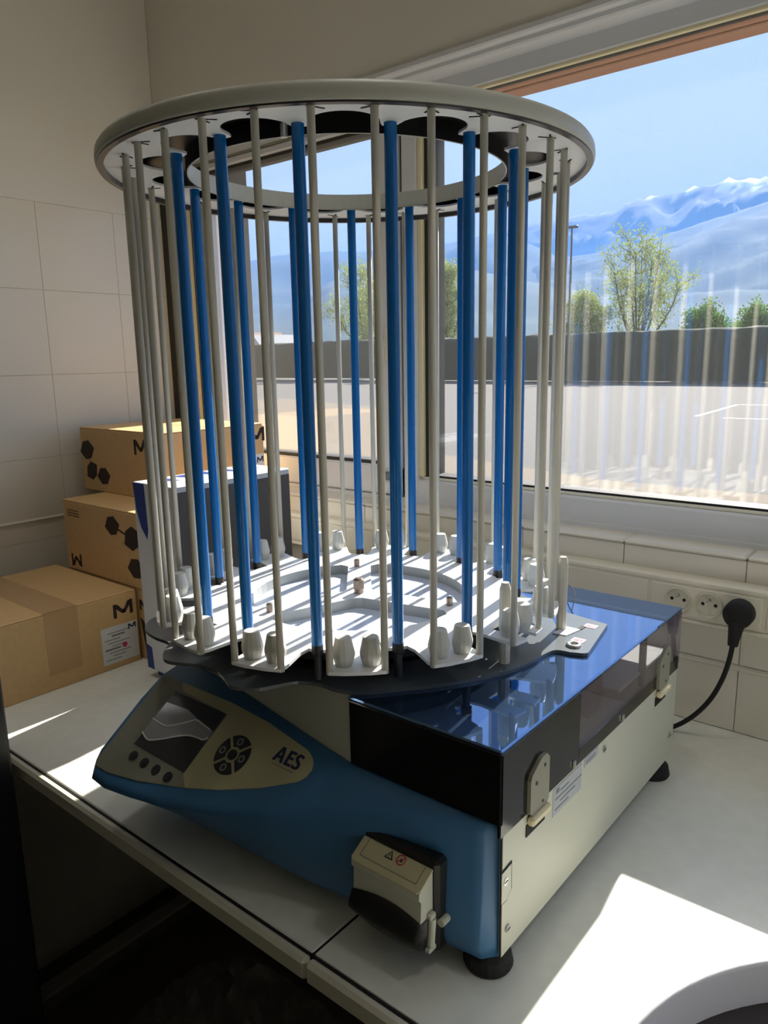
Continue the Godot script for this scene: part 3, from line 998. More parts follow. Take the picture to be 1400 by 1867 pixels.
	part("lid_side", st, M.lid_side, d)
	st = begin()
	box(st, Vector3(X - 0.003, 0.1745, 0.166), Vector3(X + 0.001, y1 - 0.004, 0.494), 0.0)
	var sw := part("smoked_window", st, M.smoke, d)
	tag(sw, "see-through smoked purple pane in the lid's side")
	# what shows through the pane
	box_part("inner_wall", Vector3(1.25, 0.1636, 0.44), Vector3(1.255, 0.240, 0.655), M.inner_grey, d, 0.0)
	box_part("inner_tray", Vector3(1.25, 0.180, 0.172), Vector3(1.388, 0.184, 0.345), M.inner_white, d, 0.001)
	box_part("inner_motor", Vector3(1.33, 0.1636, 0.365), Vector3(1.375, 0.212, 0.405), M.black, d, 0.004)
	box_part("inner_post", Vector3(1.385, 0.1636, 0.268), Vector3(1.393, 0.2415, 0.276), M.black, d, 0.001)
	box_part("inner_rail", Vector3(1.34, 0.188, 0.276), Vector3(1.35, 0.196, 0.365), M.steel, d, 0.001)
	# latches
	for z in [0.592, 0.2345]:
		var t := face(Vector3(X + 0.001, 0, z), Vector3.FORWARD, Vector3.UP)
		st = begin()
		prism(st, round_poly(pv([-0.0195, 0.152, 0.0195, 0.152, 0.0195, 0.2085, 0.003, 0.2095, -0.0195, 0.196]), 0.006), 0.0, 0.004, t)
		var la := part("latch_plate", st, M.key_grey, d)
		la.material_override = M.latch
		st = begin()
		box(st, Vector3(-0.0195, 0.1435, 0.0), Vector3(0.0195, 0.1525, 0.008), 0.002, t)
		part("latch_bar", st, M.frame_cream, la)
		st = begin()
		box(st, Vector3(-0.0205, 0.131, -0.001), Vector3(0.0185, 0.1435, 0.0006), 0.0, t)
		part("latch_slot", st, M.hole, la)
		for e in [Vector3(-0.008, 0.186, 0.0022), Vector3(0.009, 0.1985, 0.0018), Vector3(0.006, 0.160, 0.0016)]:
			st = begin()
			prism(st, disc_poly(e.z, 10, Vector2(e.x, e.y)), 0.003, 0.0046, t)
			part("rivet", st, M.key_dark, la)
	# side plate details: rating labels, screws, bracket
	var sf := face(Vector3(X + 0.0006, 0, 0), Vector3.FORWARD, Vector3.UP)     # x runs away from the viewer: x = -z
	st = begin()
	prism(st, rect(-0.555, 0.1225, -0.4855, 0.1535), 0.0, 0.0006, sf)
	var lab := part("rating_label", st, M.label_grey, d)
	st = begin()
	for k in 4: prism(st, rect(-0.55 + 0.012 * (k % 2), 0.1275 + k * 0.006, -0.518 + 0.016 * (k % 3), 0.129 + k * 0.006), 0.0006, 0.0008, sf)
	prism(st, rect(-0.548, 0.1465, -0.541, 0.1515), 0.0006, 0.0009, sf)
	part("label_text", st, M.ink_grey, lab)
	st = begin()
	prism(st, rect(-0.479, 0.1445, -0.441, 0.1545), 0.0, 0.0006, sf)
	lab = part("rating_label", st, M.label_grey, d)
	st = begin()
	for k in 2: prism(st, rect(-0.475, 0.147 + k * 0.003, -0.449, 0.1482 + k * 0.003), 0.0006, 0.0008, sf)
	part("label_text", st, M.ink_grey, lab)
	for v in [Vector2(-0.646, 0.050), Vector2(-0.424, 0.1435), Vector2(-0.652, 0.106), Vector2(-0.186, 0.06)]:
		st = begin()
		prism(st, disc_poly(0.0042, 14, v), 0.0, 0.0018, sf)
		var sc := part("screw", st, M.steel, d)
		st = begin()
		prism(st, rect(v.x - 0.003, v.y - 0.0006, v.x + 0.003, v.y + 0.0006), 0.0016, 0.002, sf)
		part("screw_slot", st, M.hole, sc)
	st = begin()
	prism(st, pv([-0.6595, 0.083, -0.649, 0.083, -0.6395, 0.0905, -0.6395, 0.1215, -0.6595, 0.1195]), 0.0, 0.0006, sf)
	part("bracket_gap", st, M.hole, d)
	st = begin()
	prism(st, pv([-0.6595, 0.0850, -0.6500, 0.0850, -0.6417, 0.0915, -0.6417, 0.1195, -0.6595, 0.1178]), 0.0004, 0.0013, sf)
	part("bracket", st, M.cream, d)
	st = begin()
	box(st, Vector3(-0.6595, 0.024, -0.001), Vector3(-0.6575, 0.157, 0.0005), 0.0, sf)
	part("panel_joint", st, M.gasket, d)
	for v in [Vector2(-0.508, 0.163), Vector2(-0.372, 0.1625)]:
		st = begin()
		prism(st, rect(v.x - 0.002, v.y - 0.004, v.x + 0.002, v.y + 0.004), 0.001, 0.003, sf)
		part("clip", st, M.steel, d)
	# feet
	var foot := lathe([Vector2(0, 0.0), Vector2(0.024, 0.0), Vector2(0.0255, 0.003), Vector2(0.023, 0.015), Vector2(0.016, 0.0225), Vector2(0, 0.0225)], 24, false)
	for p in [Vector3(1.381, 0, 0.645), Vector3(1.385, 0, 0.200), Vector3(0.94, 0, 0.645), Vector3(0.94, 0, 0.200)]:
		inst("foot", foot, M.rubber, d, Transform3D(Basis.IDENTITY, p))
	# deck: fixed dark plate under the carousel, with a tongue to the right
	var edge := [1.350, 0.300, 1.373, 0.409, 1.353, 0.417, 1.336, 0.4215, 1.331, 0.443, 1.330, 0.467, 1.322, 0.507, 1.299, 0.555, 1.275, 0.591, 1.248, 0.624, 1.222, 0.653, 1.197, 0.6625, 1.174, 0.663, 1.150, 0.673, 1.138, 0.694, 1.129, 0.711, 1.115, 0.721, 1.098, 0.726, 1.073, 0.716, 1.049, 0.709, 1.022, 0.711, 1.001, 0.721, 0.983, 0.727, 0.966, 0.722, 0.949, 0.707, 0.934, 0.691, 0.905, 0.690, 0.878, 0.685, 0.856, 0.674, 0.836, 0.648, 0.838, 0.612, 0.824, 0.58, 0.806, 0.55, 0.800, 0.487]
	var dp := PackedVector2Array()
	var ctrl := []
	for v in pv(edge): ctrl.append(Vector3(v.x, 0, v.y))
	dp.append(Vector2(1.350, 0.300)); dp.append(Vector2(1.370, 0.402)); dp.append(Vector2(1.3705, 0.407)); dp.append(Vector2(1.367, 0.4115))
	for v in spline(ctrl.slice(2), 4): dp.append(Vector2(v.x, v.z))
	for k in range(1, 15):
		var an := lerpf(-PI / 2 - 0.05, -PI - 1.0, k / 14.0)
		dp.append(Vector2(AX + sin(an) * 0.262, AZ + cos(an) * 0.262))
	dp.append(Vector2(1.285, 0.288))
	st = begin()
	prism(st, dp, -0.2505, -0.2464, Transform3D(Basis(Vector3.RIGHT, Vector3.BACK, Vector3.DOWN), Vector3.ZERO))
	# prism z runs downward in this frame, so the faces are right whichever way it is turned
	var deck := part("deck_plate", st, M.deck, d)
	tag(deck, "dark plate with a wavy rim under the carousel")
	var col := begin()
	lathe_into(col, [Vector2(0.165, 0.2503), Vector2(0.165, 0.256), Vector2(0.10, 0.260), Vector2(0, 0.260)], 40, false, Vector3(AX, 0, AZ))
	part("deck_base", col, M.black, d)
	for p in [Vector3(1.3053, 0.2505, 0.4908), Vector3(1.3085, 0.2505, 0.351)]:
		inst("guide_post", lathe([Vector2(0, 0), Vector2(0.0068, 0), Vector2(0.0068, 0.089), Vector2(0.0045, 0.097), Vector2(0, 0.0972)], 8, false), M.rod, d, Transform3D(Basis.IDENTITY, p))
	st = begin()
	var df := Transform3D(Basis(Vector3.RIGHT, Vector3.FORWARD, Vector3.UP), Vector3(0, 0.2505, 0))
	prism(st, pv([1.307, -0.374, 1.326, -0.372, 1.331, -0.342, 1.312, -0.342]), 0.0, 0.0012, df)
	part("white_pad", st, M.label, d)
	st = begin()
	prism(st, rect(1.326, -0.340, 1.332, -0.326), -0.0005, 0.0008, df)
	part("deck_slot", st, M.hole, d)
	for v in [Vector2(1.335, -0.321), Vector2(1.3435, -0.377)]:
		st = begin()
		prism(st, rect(v.x - 0.007, v.y - 0.006, v.x + 0.009, v.y + 0.007), 0.0, 0.0006, df)
		var sk := part("warning_sticker", st, M.sticker, d)
		st = begin()
		prism(st, disc_poly(0.0042, 14, v + Vector2(-0.001, 0.0)), 0.0006, 0.0008, df)
		prism(st, rect(v.x + 0.004, v.y - 0.003, v.x + 0.007, v.y + 0.004), 0.0006, 0.0008, df)
		part("sticker_print", st, M.warn_red, sk)
	var gr := lathe([Vector2(0.0045, 0.0), Vector2(0.0045, 0.003), Vector2(0.0075, 0.0035), Vector2(0.0095, 0.002), Vector2(0.0095, 0.0)], 24)
	inst("grommet", gr, M.steel, d, Transform3D(Basis.IDENTITY, Vector3(1.3475, 0.2505, 0.396)))
	st = begin()
	tube(st, spline([Vector3(1.220, 0.2465, 0.170), Vector3(1.250, 0.262, 0.206), Vector3(1.277, 0.263, 0.244), Vector3(1.291, 0.2505, 0.284)], 6), 0.0008, 6)
	part("thin_wire", st, M.black, d)
	pump(d)

func pump(d: Node3D) -> void:
	# peristaltic pump head on the blue front: x 1.258..1.344, front near z = 0.71
	var x0 := 1.258
	var x1 := 1.344
	var st := begin()
	box(st, Vector3(x0 - 0.006, 0.020, 0.655), Vector3(x1 + 0.006, 0.122, 0.689), 0.004)
	part("pump_mount", st, M.black, d)
	# body: profile in (z, y) drawn across x
	var prof := pv([0.672, 0.034, 0.672, 0.113, 0.684, 0.1135, 0.711, 0.099, 0.7115, 0.0925, 0.708, 0.088, 0.7095, 0.06, 0.705, 0.038, 0.69, 0.031])
	st = begin()
	prism(st, prof, -x1, -x0, Transform3D(Basis(Vector3.BACK, Vector3.UP, Vector3.LEFT), Vector3.ZERO))
	var bd := part("pump_body", st, M.panel, d)
	bd.material_override = M.cream
	tag(bd, "small cream pump head with a dark lower cover")
	# hinged top with a rim line
	var n := Vector3(0, 0.027, 0.0145).normalized()
	var right := Vector3.RIGHT
	var up := n.cross(right)
	var tf := face(Vector3((x0 + x1) / 2, 0.1065, 0.6975), right, up)
	st = begin()
	prism(st, rect(-0.0435, -0.0165, 0.0435, 0.0165, 0.003), 0.0, 0.0022, tf)
	var top := part("pump_lid", st, M.panel, d)
	st = begin()
	for r in [rect(-0.036, -0.0092, 0.036, -0.0084), rect(-0.036, -0.009, -0.0352, 0.0145), rect(0.0352, -0.009, 0.036, 0.0145)]:
		prism(st, r, 0.0021, 0.0026, tf)
	part("lid_line", st, M.overlay, top)
	st = begin()
	var tr := pv([-0.0105, 0.0005, 0.0, 0.0005, -0.00525, 0.0095])
	prism(st, tr, 0.0022, 0.0027, tf)
	part("warning_triangle", st, M.ink, top)
	st = begin()
	prism(st, pv([-0.0083, 0.0017, -0.0022, 0.0017, -0.00525, 0.0072]), 0.0026, 0.0029, tf)
	part("triangle_field", st, M.panel, top)
	st = begin()
	prism(st, rect(-0.0057, 0.0024, -0.0048, 0.0055), 0.0028, 0.0031, tf)
	part("exclamation_mark", st, M.ink, top)
	st = begin()
	for j in 20:
		var u := TAU * j / 20; var v := TAU * (j + 1) / 20
		var cc := Vector2(0.0085, 0.005)
		var q := [cc + Vector2(cos(u), sin(u)) * 0.0042, cc + Vector2(cos(v), sin(v)) * 0.0042, cc + Vector2(cos(v), sin(v)) * 0.0055, cc + Vector2(cos(u), sin(u)) * 0.0055]
		quadn(st, tf * Vector3(q[0].x, q[0].y, 0.0027), tf * Vector3(q[1].x, q[1].y, 0.0027), tf * Vector3(q[2].x, q[2].y, 0.0027), tf * Vector3(q[3].x, q[3].y, 0.0027), n)
	box(st, Vector3(-0.005, -0.0005, 0.0022), Vector3(0.005, 0.0005, 0.0027), 0.0, tf * Transform3D(Basis(Vector3.BACK, 0.8), Vector3(0.0085, 0.005, 0)))
	part("prohibition_sign", st, M.warn_red, top)
	st = begin()
	prism(st, pv([0.0065, 0.003, 0.0075, 0.0065, 0.009, 0.0055, 0.0105, 0.0065, 0.0102, 0.003]), 0.0022, 0.0026, tf)
	part("hand_symbol", st, M.ink, top)
	# dark cover: curved upper edge, bulging front
	st = begin(true)
	var cols := 14
	var rws := 8
	var P := []
	for i in cols + 1:
		var s := float(i) / cols
		var x := lerpf(x0 - 0.001, x1 + 0.001, s)
		var yt := 0.0575 + 0.018 * sin(s * PI * 0.62 + 0.35) - 0.006 * s
		var yb := 0.0215 + 0.012 * pow(absf(s - 0.55) * 1.9, 2.2)
		var row := []
		for k in rws + 1:
			var t := float(k) / rws
			row.append(Vector3(x, lerpf(yt, yb, t), 0.7105 + 0.010 * sin(clampf(t * 1.1, 0, 1) * PI * 0.5) - 0.030 * pow(t, 5.0)))
		row.append(Vector3(x, yb + 0.004, 0.68))
		P.append(row)
	for i in cols:
		for k in rws + 1:
			quadn(st, P[i][k], P[i + 1][k], P[i + 1][k + 1], P[i][k + 1], Vector3(0, -0.2, 1))
	for e in [0, cols]:
		var c := Vector3(P[e][0].x, 0.045, 0.69)
		for k in rws + 1:
			trin(st, c, P[e][k], P[e][k + 1], Vector3(-1 if e == 0 else 1, 0, 0))
		trin(st, c, P[e][0], Vector3(P[e][0].x, P[e][0].y, 0.68), Vector3(-1 if e == 0 else 1, 0, 0))
	for i in cols:
		quadn(st, P[i][0], P[i + 1][0], Vector3(P[i + 1][0].x, P[i + 1][0].y, 0.69), Vector3(P[i][0].x, P[i][0].y, 0.69), Vector3.UP)
	part("pump_cover", st, M.pump_dark, d)
	# side lever and knob
	st = begin()
	rod(st, Vector3(x1 + 0.003, 0.064, 0.694), Vector3(x1 + 0.003, 0.036, 0.697), 0.004, 12)
	box(st, Vector3(x1, 0.064, 0.69), Vector3(x1 + 0.005, 0.070, 0.699), 0.001)
	box(st, Vector3(x1, 0.030, 0.691), Vector3(x1 + 0.006, 0.035, 0.703), 0.001)
	part("pump_lever", st, M.cream, d)
	st = begin()
	rod(st, Vector3(1.352, 0.056, 0.675), Vector3(1.352, 0.056, 0.687), 0.0042, 14)
	part("pump_knob", st, M.cream, d)

# ------------------------------------------------------------------ the carousel
func carousel() -> void:
	var c := thing("dish_carousel", "tall round carousel of blue tubes and pale rods under a grey ring, on the dispenser", "carousel", Vector3(AX, 0, AZ))
	var YB := 0.2913
	var YT := 0.8168
	var pitch := TAU / NT
	# base plate: fifteen tabs with notches between them, three wells cut through
	var outline := PackedVector2Array()
	for i in NT:
		var a0 := PH + i * pitch
		for e in [[-0.205, 0.205], [-0.150, 0.2015], [-0.128, 0.215], [-0.124, 0.250], [-0.112, 0.2615], [-0.05, 0.2625], [0.05, 0.2625], [0.112, 0.2615], [0.124, 0.250], [0.128, 0.215], [0.150, 0.2015]]:
			var an: float = a0 + e[0]
			outline.append(Vector2(sin(an), cos(an)) * float(e[1]))
	var wells: Array[PackedVector2Array] = []
	for k in 3:
		var w := PackedVector2Array([Vector2.ZERO])
		for j in 21:
			var an := PH + TAU / 3.0 * k + lerpf(-PI / 3, PI / 3, j / 20.0)
			w.append(Vector2(sin(an), cos(an)) * 0.161)
		var o := Geometry2D.offset_polygon(w, -0.017, Geometry2D.JOIN_MITER)
		wells.append(round_poly(o[0], 0.009))
	var base := CSGCombiner3D.new()
	base.name = "base_plate"
	c.add_child(base)
	csg(base, outline, YB - 0.0035, YB, M.white_plate, CSGShape3D.OPERATION_UNION)
	for w in wells: csg(base, w, YB - 0.02, YB + 0.02, M.core, CSGShape3D.OPERATION_SUBTRACTION)
	for e in [[2.006, 0.212, 0.0095], [3.33, 0.245, 0.0095]]:      # slots that clear the two guide posts
		var an: float = PH + pitch * float(e[0])
		var rd := Vector2(sin(an), cos(an))
		var sd := Vector2(rd.y, -rd.x) * float(e[2])
		csg(base, PackedVector2Array([rd * float(e[1]) - sd, rd * float(e[1]) + sd, rd * 0.28 + sd, rd * 0.28 - sd]), YB - 0.02, YB + 0.02, M.white_plate, CSGShape3D.OPERATION_SUBTRACTION)
	base.set_meta("label", "white base plate with tabs round its rim")
	var core := CSGCombiner3D.new()
	core.name = "well_frame"
	c.add_child(core)
	csg(core, disc_poly(0.155, 64), YB - 0.0145, YB - 0.0034, M.core, CSGShape3D.OPERATION_UNION)
	for w in wells: csg(core, w, YB - 0.03, YB + 0.02, M.core, CSGShape3D.OPERATION_SUBTRACTION)
	inst("well_floor", lathe([Vector2(0, YB - 0.0145), Vector2(0.158, YB - 0.0145), Vector2(0.158, YB - 0.018), Vector2(0, YB - 0.018)], 48, false), M.well, c)
	inst("skirt", lathe([Vector2(0.16, YB - 0.0035), Vector2(0.19, YB - 0.0036), Vector2(0.19, YB - 0.018), Vector2(0.0, YB - 0.0182), Vector2(0.0, YB - 0.026), Vector2(0.15, YB - 0.0300)], 48, false), M.black, c)
	# hub and studs
	inst("hub_knob", lathe([Vector2(0, YB), Vector2(0.0066, YB), Vector2(0.0066, YB + 0.004), Vector2(0.0074, YB + 0.006), Vector2(0.0074, YB + 0.018), Vector2(0.0045, YB + 0.021), Vector2(0, YB + 0.0212)], 20, false), M.brass, c)
	for k in 3:
		var an := PH + PI / 3 + TAU / 3 * k + 0.03
		inst("stud", lathe([Vector2(0, 0), Vector2(0.0042, 0), Vector2(0.0042, 0.010), Vector2(0.003, 0.0115), Vector2(0, 0.0115)], 14, false), M.brass, c, Transform3D(Basis.IDENTITY, Vector3(sin(an) * 0.131, YB, cos(an) * 0.131)))
	# rods, tubes and pegs
	var st := begin(true)
	rod(st, Vector3(0, YB - 0.004, 0), Vector3(0, YT + 0.004, 0), 0.0038, 14)
	st.generate_normals()
	var rod_mesh := st.commit()
	var tube_mesh := lathe([Vector2(0.0062, 0.2995), Vector2(0.0062, YT + 0.001)], 18)
	var toe_mesh := lathe([Vector2(0, 0.2606), Vector2(0.0046, 0.2606), Vector2(0.0046, 0.2880), Vector2(0, 0.2881)], 14, false)
	var tip_mesh := lathe([Vector2(0, 0.2876), Vector2(0.0060, 0.2876), Vector2(0.0064, 0.289), Vector2(0.0064, 0.2996), Vector2(0, 0.2997)], 16, false)
	var peg_mesh := lathe([Vector2(0, 0), Vector2(0.0088, 0), Vector2(0.0092, 0.001), Vector2(0.0118, 0.011), Vector2(0.0118, 0.014), Vector2(0.0084, 0.0295), Vector2(0.0078, 0.0305), Vector2(0, 0.0305)], 14, false)
	st = begin()
	box(st, Vector3(-0.0009, YT - 0.0006, -0.014), Vector3(0.0009, YT + 0.001, 0.006), 0.0)
	box(st, Vector3(-0.0009, YT - 0.0006, -0.012), Vector3(0.0009, YT + 0.001, 0.0), 0.0, Transform3D(Basis(Vector3.UP, 1.0), Vector3.ZERO))
	st.generate_normals()
	var slot_mesh := st.commit()
	for i in NT:
		var a0 := PH + i * pitch
		for s in [-1.0, 1.0]:
			var an: float = a0 + s * 0.1086
			inst("rod", rod_mesh, M.rod, c, Transform3D(Basis(Vector3.UP, an), Vector3(sin(an) * 0.257, 0, cos(an) * 0.257)))
			inst("rod_slot", slot_mesh, M.hole, c, Transform3D(Basis(Vector3.UP, an + s * 0.9), Vector3(sin(an) * 0.257, 0, cos(an) * 0.257)))
			an = a0 + s * 0.058
			inst("peg", peg_mesh, M.peg, c, Transform3D(Basis.IDENTITY, Vector3(sin(an) * 0.2425, YB, cos(an) * 0.2425)))
		var ab := a0 + pitch * 0.5
		var tb := inst("tube", tube_mesh, M.blue_tube, c, Transform3D(Basis.IDENTITY, Vector3(sin(ab) * 0.2091, 0, cos(ab) * 0.2091)))
		inst("tube_foot", tip_mesh, M.black, tb)
		inst("tube_pin", toe_mesh, M.key_dark, tb)
	# top ring: rounded outer rim, top, inner wall; scalloped plate below
	var R := 0.287
	inst("ring_rim", lathe([Vector2(0.281, 0.8118), Vector2(R - 0.002, 0.8118), Vector2(R - 0.0002, 0.8132), Vector2(R + 0.0004, 0.8175), Vector2(R - 0.0004, 0.8245), Vector2(R - 0.003, 0.8285), Vector2(R - 0.007, 0.8298), Vector2(0.191, 0.8338), Vector2(0.1895, 0.8336)], 96), M.ring, c)
	inst("ring_gasket", lathe([Vector2(0.2785, 0.8165), Vector2(0.2785, 0.8105), Vector2(0.2850, 0.8105), Vector2(0.2855, 0.8119)], 96, false), M.ring_dark, c)
	inst("ring_top_inside", lathe([Vector2(0.1900, 0.8320), Vector2(0.279, 0.8285)], 96, false), M.ring_dark, c)  # dark colour stands for the shade under the ring's top
	inst("ring_inner_wall", lathe([Vector2(0.1895, 0.8336), Vector2(0.1893, 0.8125), Vector2(0.1880, 0.8122)], 96, false), M.ring, c)
	inst("ring_wall_back", lathe([Vector2(0.1903, 0.8125), Vector2(0.1903, 0.8325)], 96, false), M.black, c)  # black stands for the shade inside the ring's channel
	var rin := func(a: float) -> float:
		var k := fposmod(a - PH + pitch * 0.5, pitch) - pitch * 0.5      # angle from the nearest tab
		var rc := 0.2065
		var rl := 0.0345
		var s := rc * sin(k)
		if absf(s) < rl:
			return maxf(rc * cos(k) + sqrt(rl * rl - s * s), 0.199)
		return 0.199
	var rout := func(_a: float) -> float: return 0.2812
	st = begin()
	polar_ring(st, rin, rout, YT, YT + 0.0025, 450)
	part("ring_plate", st, M.ring_under, c)
	inst("ring_screw", lathe([Vector2(0, 0), Vector2(0.0035, 0), Vector2(0.0035, 0.012), Vector2(0, 0.012)], 10, false), M.steel, c, Transform3D(Basis.IDENTITY, Vector3(sin(PH - 0.27) * 0.212, 0.805, cos(PH - 0.27) * 0.212)))

func csg(parent: CSGCombiner3D, poly: PackedVector2Array, y0: float, y1: float, m: Material, op: int) -> void:
	var p := CSGPolygon3D.new()
	p.name = "shape"
	var q := PackedVector2Array()
	for v in poly: q.append(Vector2(v.x, -v.y))
	p.polygon = q
	p.mode = CSGPolygon3D.MODE_DEPTH
	p.depth = y1 - y0
	p.material = m
	p.operation = op
	# depth runs towards -z of the polygon; turned so that it runs up from y0 to y1
	p.transform = Transform3D(Basis(Vector3.RIGHT, Vector3.FORWARD, Vector3.UP), Vector3(0, y1, 0))
	parent.add_child(p, true)

# ------------------------------------------------------------------ cartons
# strokes of the bold wave-shaped letter M, 1 wide and about 0.7 high
func letter_m() -> Array:
	return [pv([0.0, 0.0, 0.16, 0.0, 0.16, 0.66, 0.0, 0.66]), pv([0.10, 0.66, 0.16, 0.42, 0.44, 0.16, 0.56, 0.16, 0.56, 0.34, 0.46, 0.36, 0.24, 0.62]), pv([0.90, 0.72, 0.84, 0.48, 0.60, 0.16, 0.50, 0.16, 0.50, 0.34, 0.56, 0.38, 0.74, 0.68]), pv([0.84, 0.06, 1.0, 0.06, 1.0, 0.74, 0.84, 0.72])]

func mark_m(called: String, t: Transform3D, w: float, m: Material, parent: Node3D, flip := false) -> void:
	var st := begin()
	for s in letter_m():
		var p := PackedVector2Array()
		for v in s: p.append((Vector2(v.x - 0.5, v.y - 0.36) * (-1.0 if flip else 1.0)) * w)
		prism(st, p, 0.0, 0.0005, t)
	part(called, st, m, parent)

func molecule(t: Transform3D, s: float, parent: Node3D, cells: Array) -> void:
	var st := begin()
	for e in cells:
		var c := Vector2(e[0], e[1]) * s
		var r: float = e[2] * s
		var p := PackedVector2Array()
		for k in 6: p.append(c + Vector2(cos(TAU * k / 6 + float(e[3])), sin(TAU * k / 6 + float(e[3]))) * r * (1.15 if k % 3 == 0 else 0.9))
		prism(st, p, 0.0, 0.0005, t)
	prism(st, pv([cells[0][0] * s, cells[0][1] * s - 0.002, cells[1][0] * s, cells[1][1] * s - 0.002, cells[1][0] * s, cells[1][1] * s + 0.002, cells[0][0] * s, cells[0][1] * s + 0.002]), 0.0, 0.0004, t)
	prism(st, pv([cells[1][0] * s - 0.55 * s, cells[1][1] * s - 0.52 * s, cells[1][0] * s - 1.1 * s, cells[1][1] * s - 0.40 * s, cells[1][0] * s - 1.1 * s, cells[1][1] * s - 0.36 * s]), 0.0, 0.0004, t)
	part("printed_molecule", st, M.card_print, parent)

func carton(label: String, lo: Vector3, hi: Vector3) -> Node3D:
	var o := thing("cardboard_box", label, "box", Vector3.ZERO, "brown cartons in the corner")
	box_part("carton_body", lo, hi - Vector3(0, 0.0035, 0), M.card, o, 0.0012)
	# two closed top flaps meeting at a slit, with a folded edge
	var mid := (lo.z + hi.z) / 2
	box_part("flap", Vector3(lo.x + 0.0005, hi.y - 0.0035, lo.z + 0.0005), Vector3(hi.x - 0.0005, hi.y, mid - 0.001), M.card, o, 0.0012)
	box_part("flap", Vector3(lo.x + 0.0005, hi.y - 0.0035, mid + 0.001), Vector3(hi.x - 0.0005, hi.y, hi.z - 0.0005), M.card, o, 0.0012)
	return o

func cartons() -> void:
	# bottom, middle, top of the stack in the corner
	var b := carton("lowest brown carton of the corner stack, mostly hidden behind the labelled carton", Vector3(0.13, 0.0, 0.06), Vector3(0.454, 0.1515, 0.402))
	mark_m("printed_letter", face(Vector3(0.4215, 0.118, 0.402), Vector3.RIGHT, Vector3.UP), 0.034, M.card_print, b)
	var st := begin()
	var bf := face(Vector3(0.416, 0.05, 0.402), Vector3.RIGHT, Vector3.UP)
	prism(st, pv([-0.012, 0.04, 0.002, 0.03, 0.007, -0.02, 0.004, -0.045, -0.004, -0.01]), 0.0, 0.0005, bf)
	part("printed_molecule", st, M.card_print, b)
	var m := carton("brown carton with an upside-down letter mark, middle of the corner stack", Vector3(0.134, 0.152, 0.07), Vector3(0.455, 0.3085, 0.404))
	mark_m("printed_letter", face(Vector3(0.1715, 0.1745, 0.404), Vector3.RIGHT, Vector3.UP), 0.042, M.card_print, m, true)
	molecule(face(Vector3(0.33, 0.262, 0.404), Vector3.RIGHT, Vector3.UP), 0.03, m, [[0.0, 0.35, 0.82, 0.2], [2.35, -0.25, 0.95, 0.5], [2.5, -2.3, 0.85, 0.1]])
	st = begin()
	for k in 3: prism(st, rect(0.0, -0.006 * k, 0.05, -0.006 * k + 0.0016), 0.0, 0.0004, face(Vector3(0.15, 0.286, 0.404), Vector3.RIGHT, Vector3.UP))
	part("printed_lines", st, M.card_print, m)
	var t := carton("topmost brown carton of the corner stack, lit along its top", Vector3(0.048, 0.309, 0.012), Vector3(0.365, 0.4555, 0.301))
	mark_m("printed_letter", face(Vector3(0.296, 0.4225, 0.301), Vector3.RIGHT, Vector3.UP), 0.05, M.card_print, t)
	molecule(face(Vector3(0.075, 0.385, 0.301), Vector3.RIGHT, Vector3.UP), 0.03, t, [[0.0, 0.6, 0.9, 0.2], [0.45, -1.0, 0.8, 0.6], [2.1, -1.3, 0.8, 0.1]])
	mark_m("printed_letter", face(Vector3(0.365, 0.428, 0.034), Vector3.FORWARD, Vector3.UP), 0.05, M.card_print, t)
	st = begin()
	prism(st, rect(-0.02, -0.022, 0.055, 0.016), 0.0, 0.0005, face(Vector3(0.365, 0.367, 0.07), Vector3.FORWARD, Vector3.UP))
	var l2 := part("shipping_label", st, M.label, t)
	mark_m("label_letter", face(Vector3(0.3656, 0.370, 0.026), Vector3.FORWARD, Vector3.UP), 0.02, M.logo_blue, l2)
	# the labelled carton in front: its face looks along +x
	var f := carton("brown carton with a white address label and pink dot, nearest the bench edge", Vector3(0.085, 0.0, 0.409), Vector3(0.404, 0.1515, 0.726))
	var ff := face(Vector3(0.404, 0.0, 0.0), Vector3.FORWARD, Vector3.UP)      # x = -z
	mark_m("printed_letter", Transform3D(ff.basis, ff * Vector3(-0.440, 0.118, 0)), 0.043, M.card_print, f)
	st = begin()
	prism(st, rect(-0.492, 0.012, -0.412, 0.088), 0.0, 0.0006, ff)
	var lb := part("shipping_label", st, M.label, f)
	mark_m("label_letter", Transform3D(ff.basis, ff * Vector3(-0.424, 0.079, 0.0006)), 0.017, M.logo_blue, lb)
	st = begin()
	for k in 9:
		prism(st, rect(-0.486 + 0.008 * ((k * 5) % 3), 0.020 + k * 0.0068, -0.452 + 0.011 * ((k * 7) % 3), 0.0215 + k * 0.0068 + (0.0016 if k % 4 == 3 else 0.0)), 0.0006, 0.0008, ff)
	part("label_text", st, M.ink_grey, lb)
	st = begin()
	prism(st, disc_poly(0.0055, 18, Vector2(-0.443, 0.044)), 0.0006, 0.001, ff)
	part("pink_dot", st, M.pink, lb)
	st = begin()
	prism(st, rect(-0.60, 0.03, -0.535, 0.151), 0.0, 0.0005, ff)
	prism(st, rect(0.09, 0.535, 0.404, 0.60), 0.0, 0.0004, Transform3D(Basis(Vector3.RIGHT, Vector3.BACK, Vector3.UP), Vector3(0, 0.1516, 0)))
	part("packing_tape", st, M.tape, f)
	# the tall printed carton beside the dispenser
	var tc := thing("tall_carton", "tall white and dark grey carton with blue corner print, behind the carousel", "box")
	var cl := 0.487
	var cr := 0.609
	var cf := 0.446
	box_part("carton_body", Vector3(cl, 0.016, 0.163), Vector3(cr, 0.384, cf), M.carton_white, tc, 0.0015)
	box_part("carton_foot", Vector3(cl + 0.012, 0.0, 0.175), Vector3(cr - 0.004, 0.017, cf - 0.012), M.carton_blue, tc, 0.0015)
	st = begin()
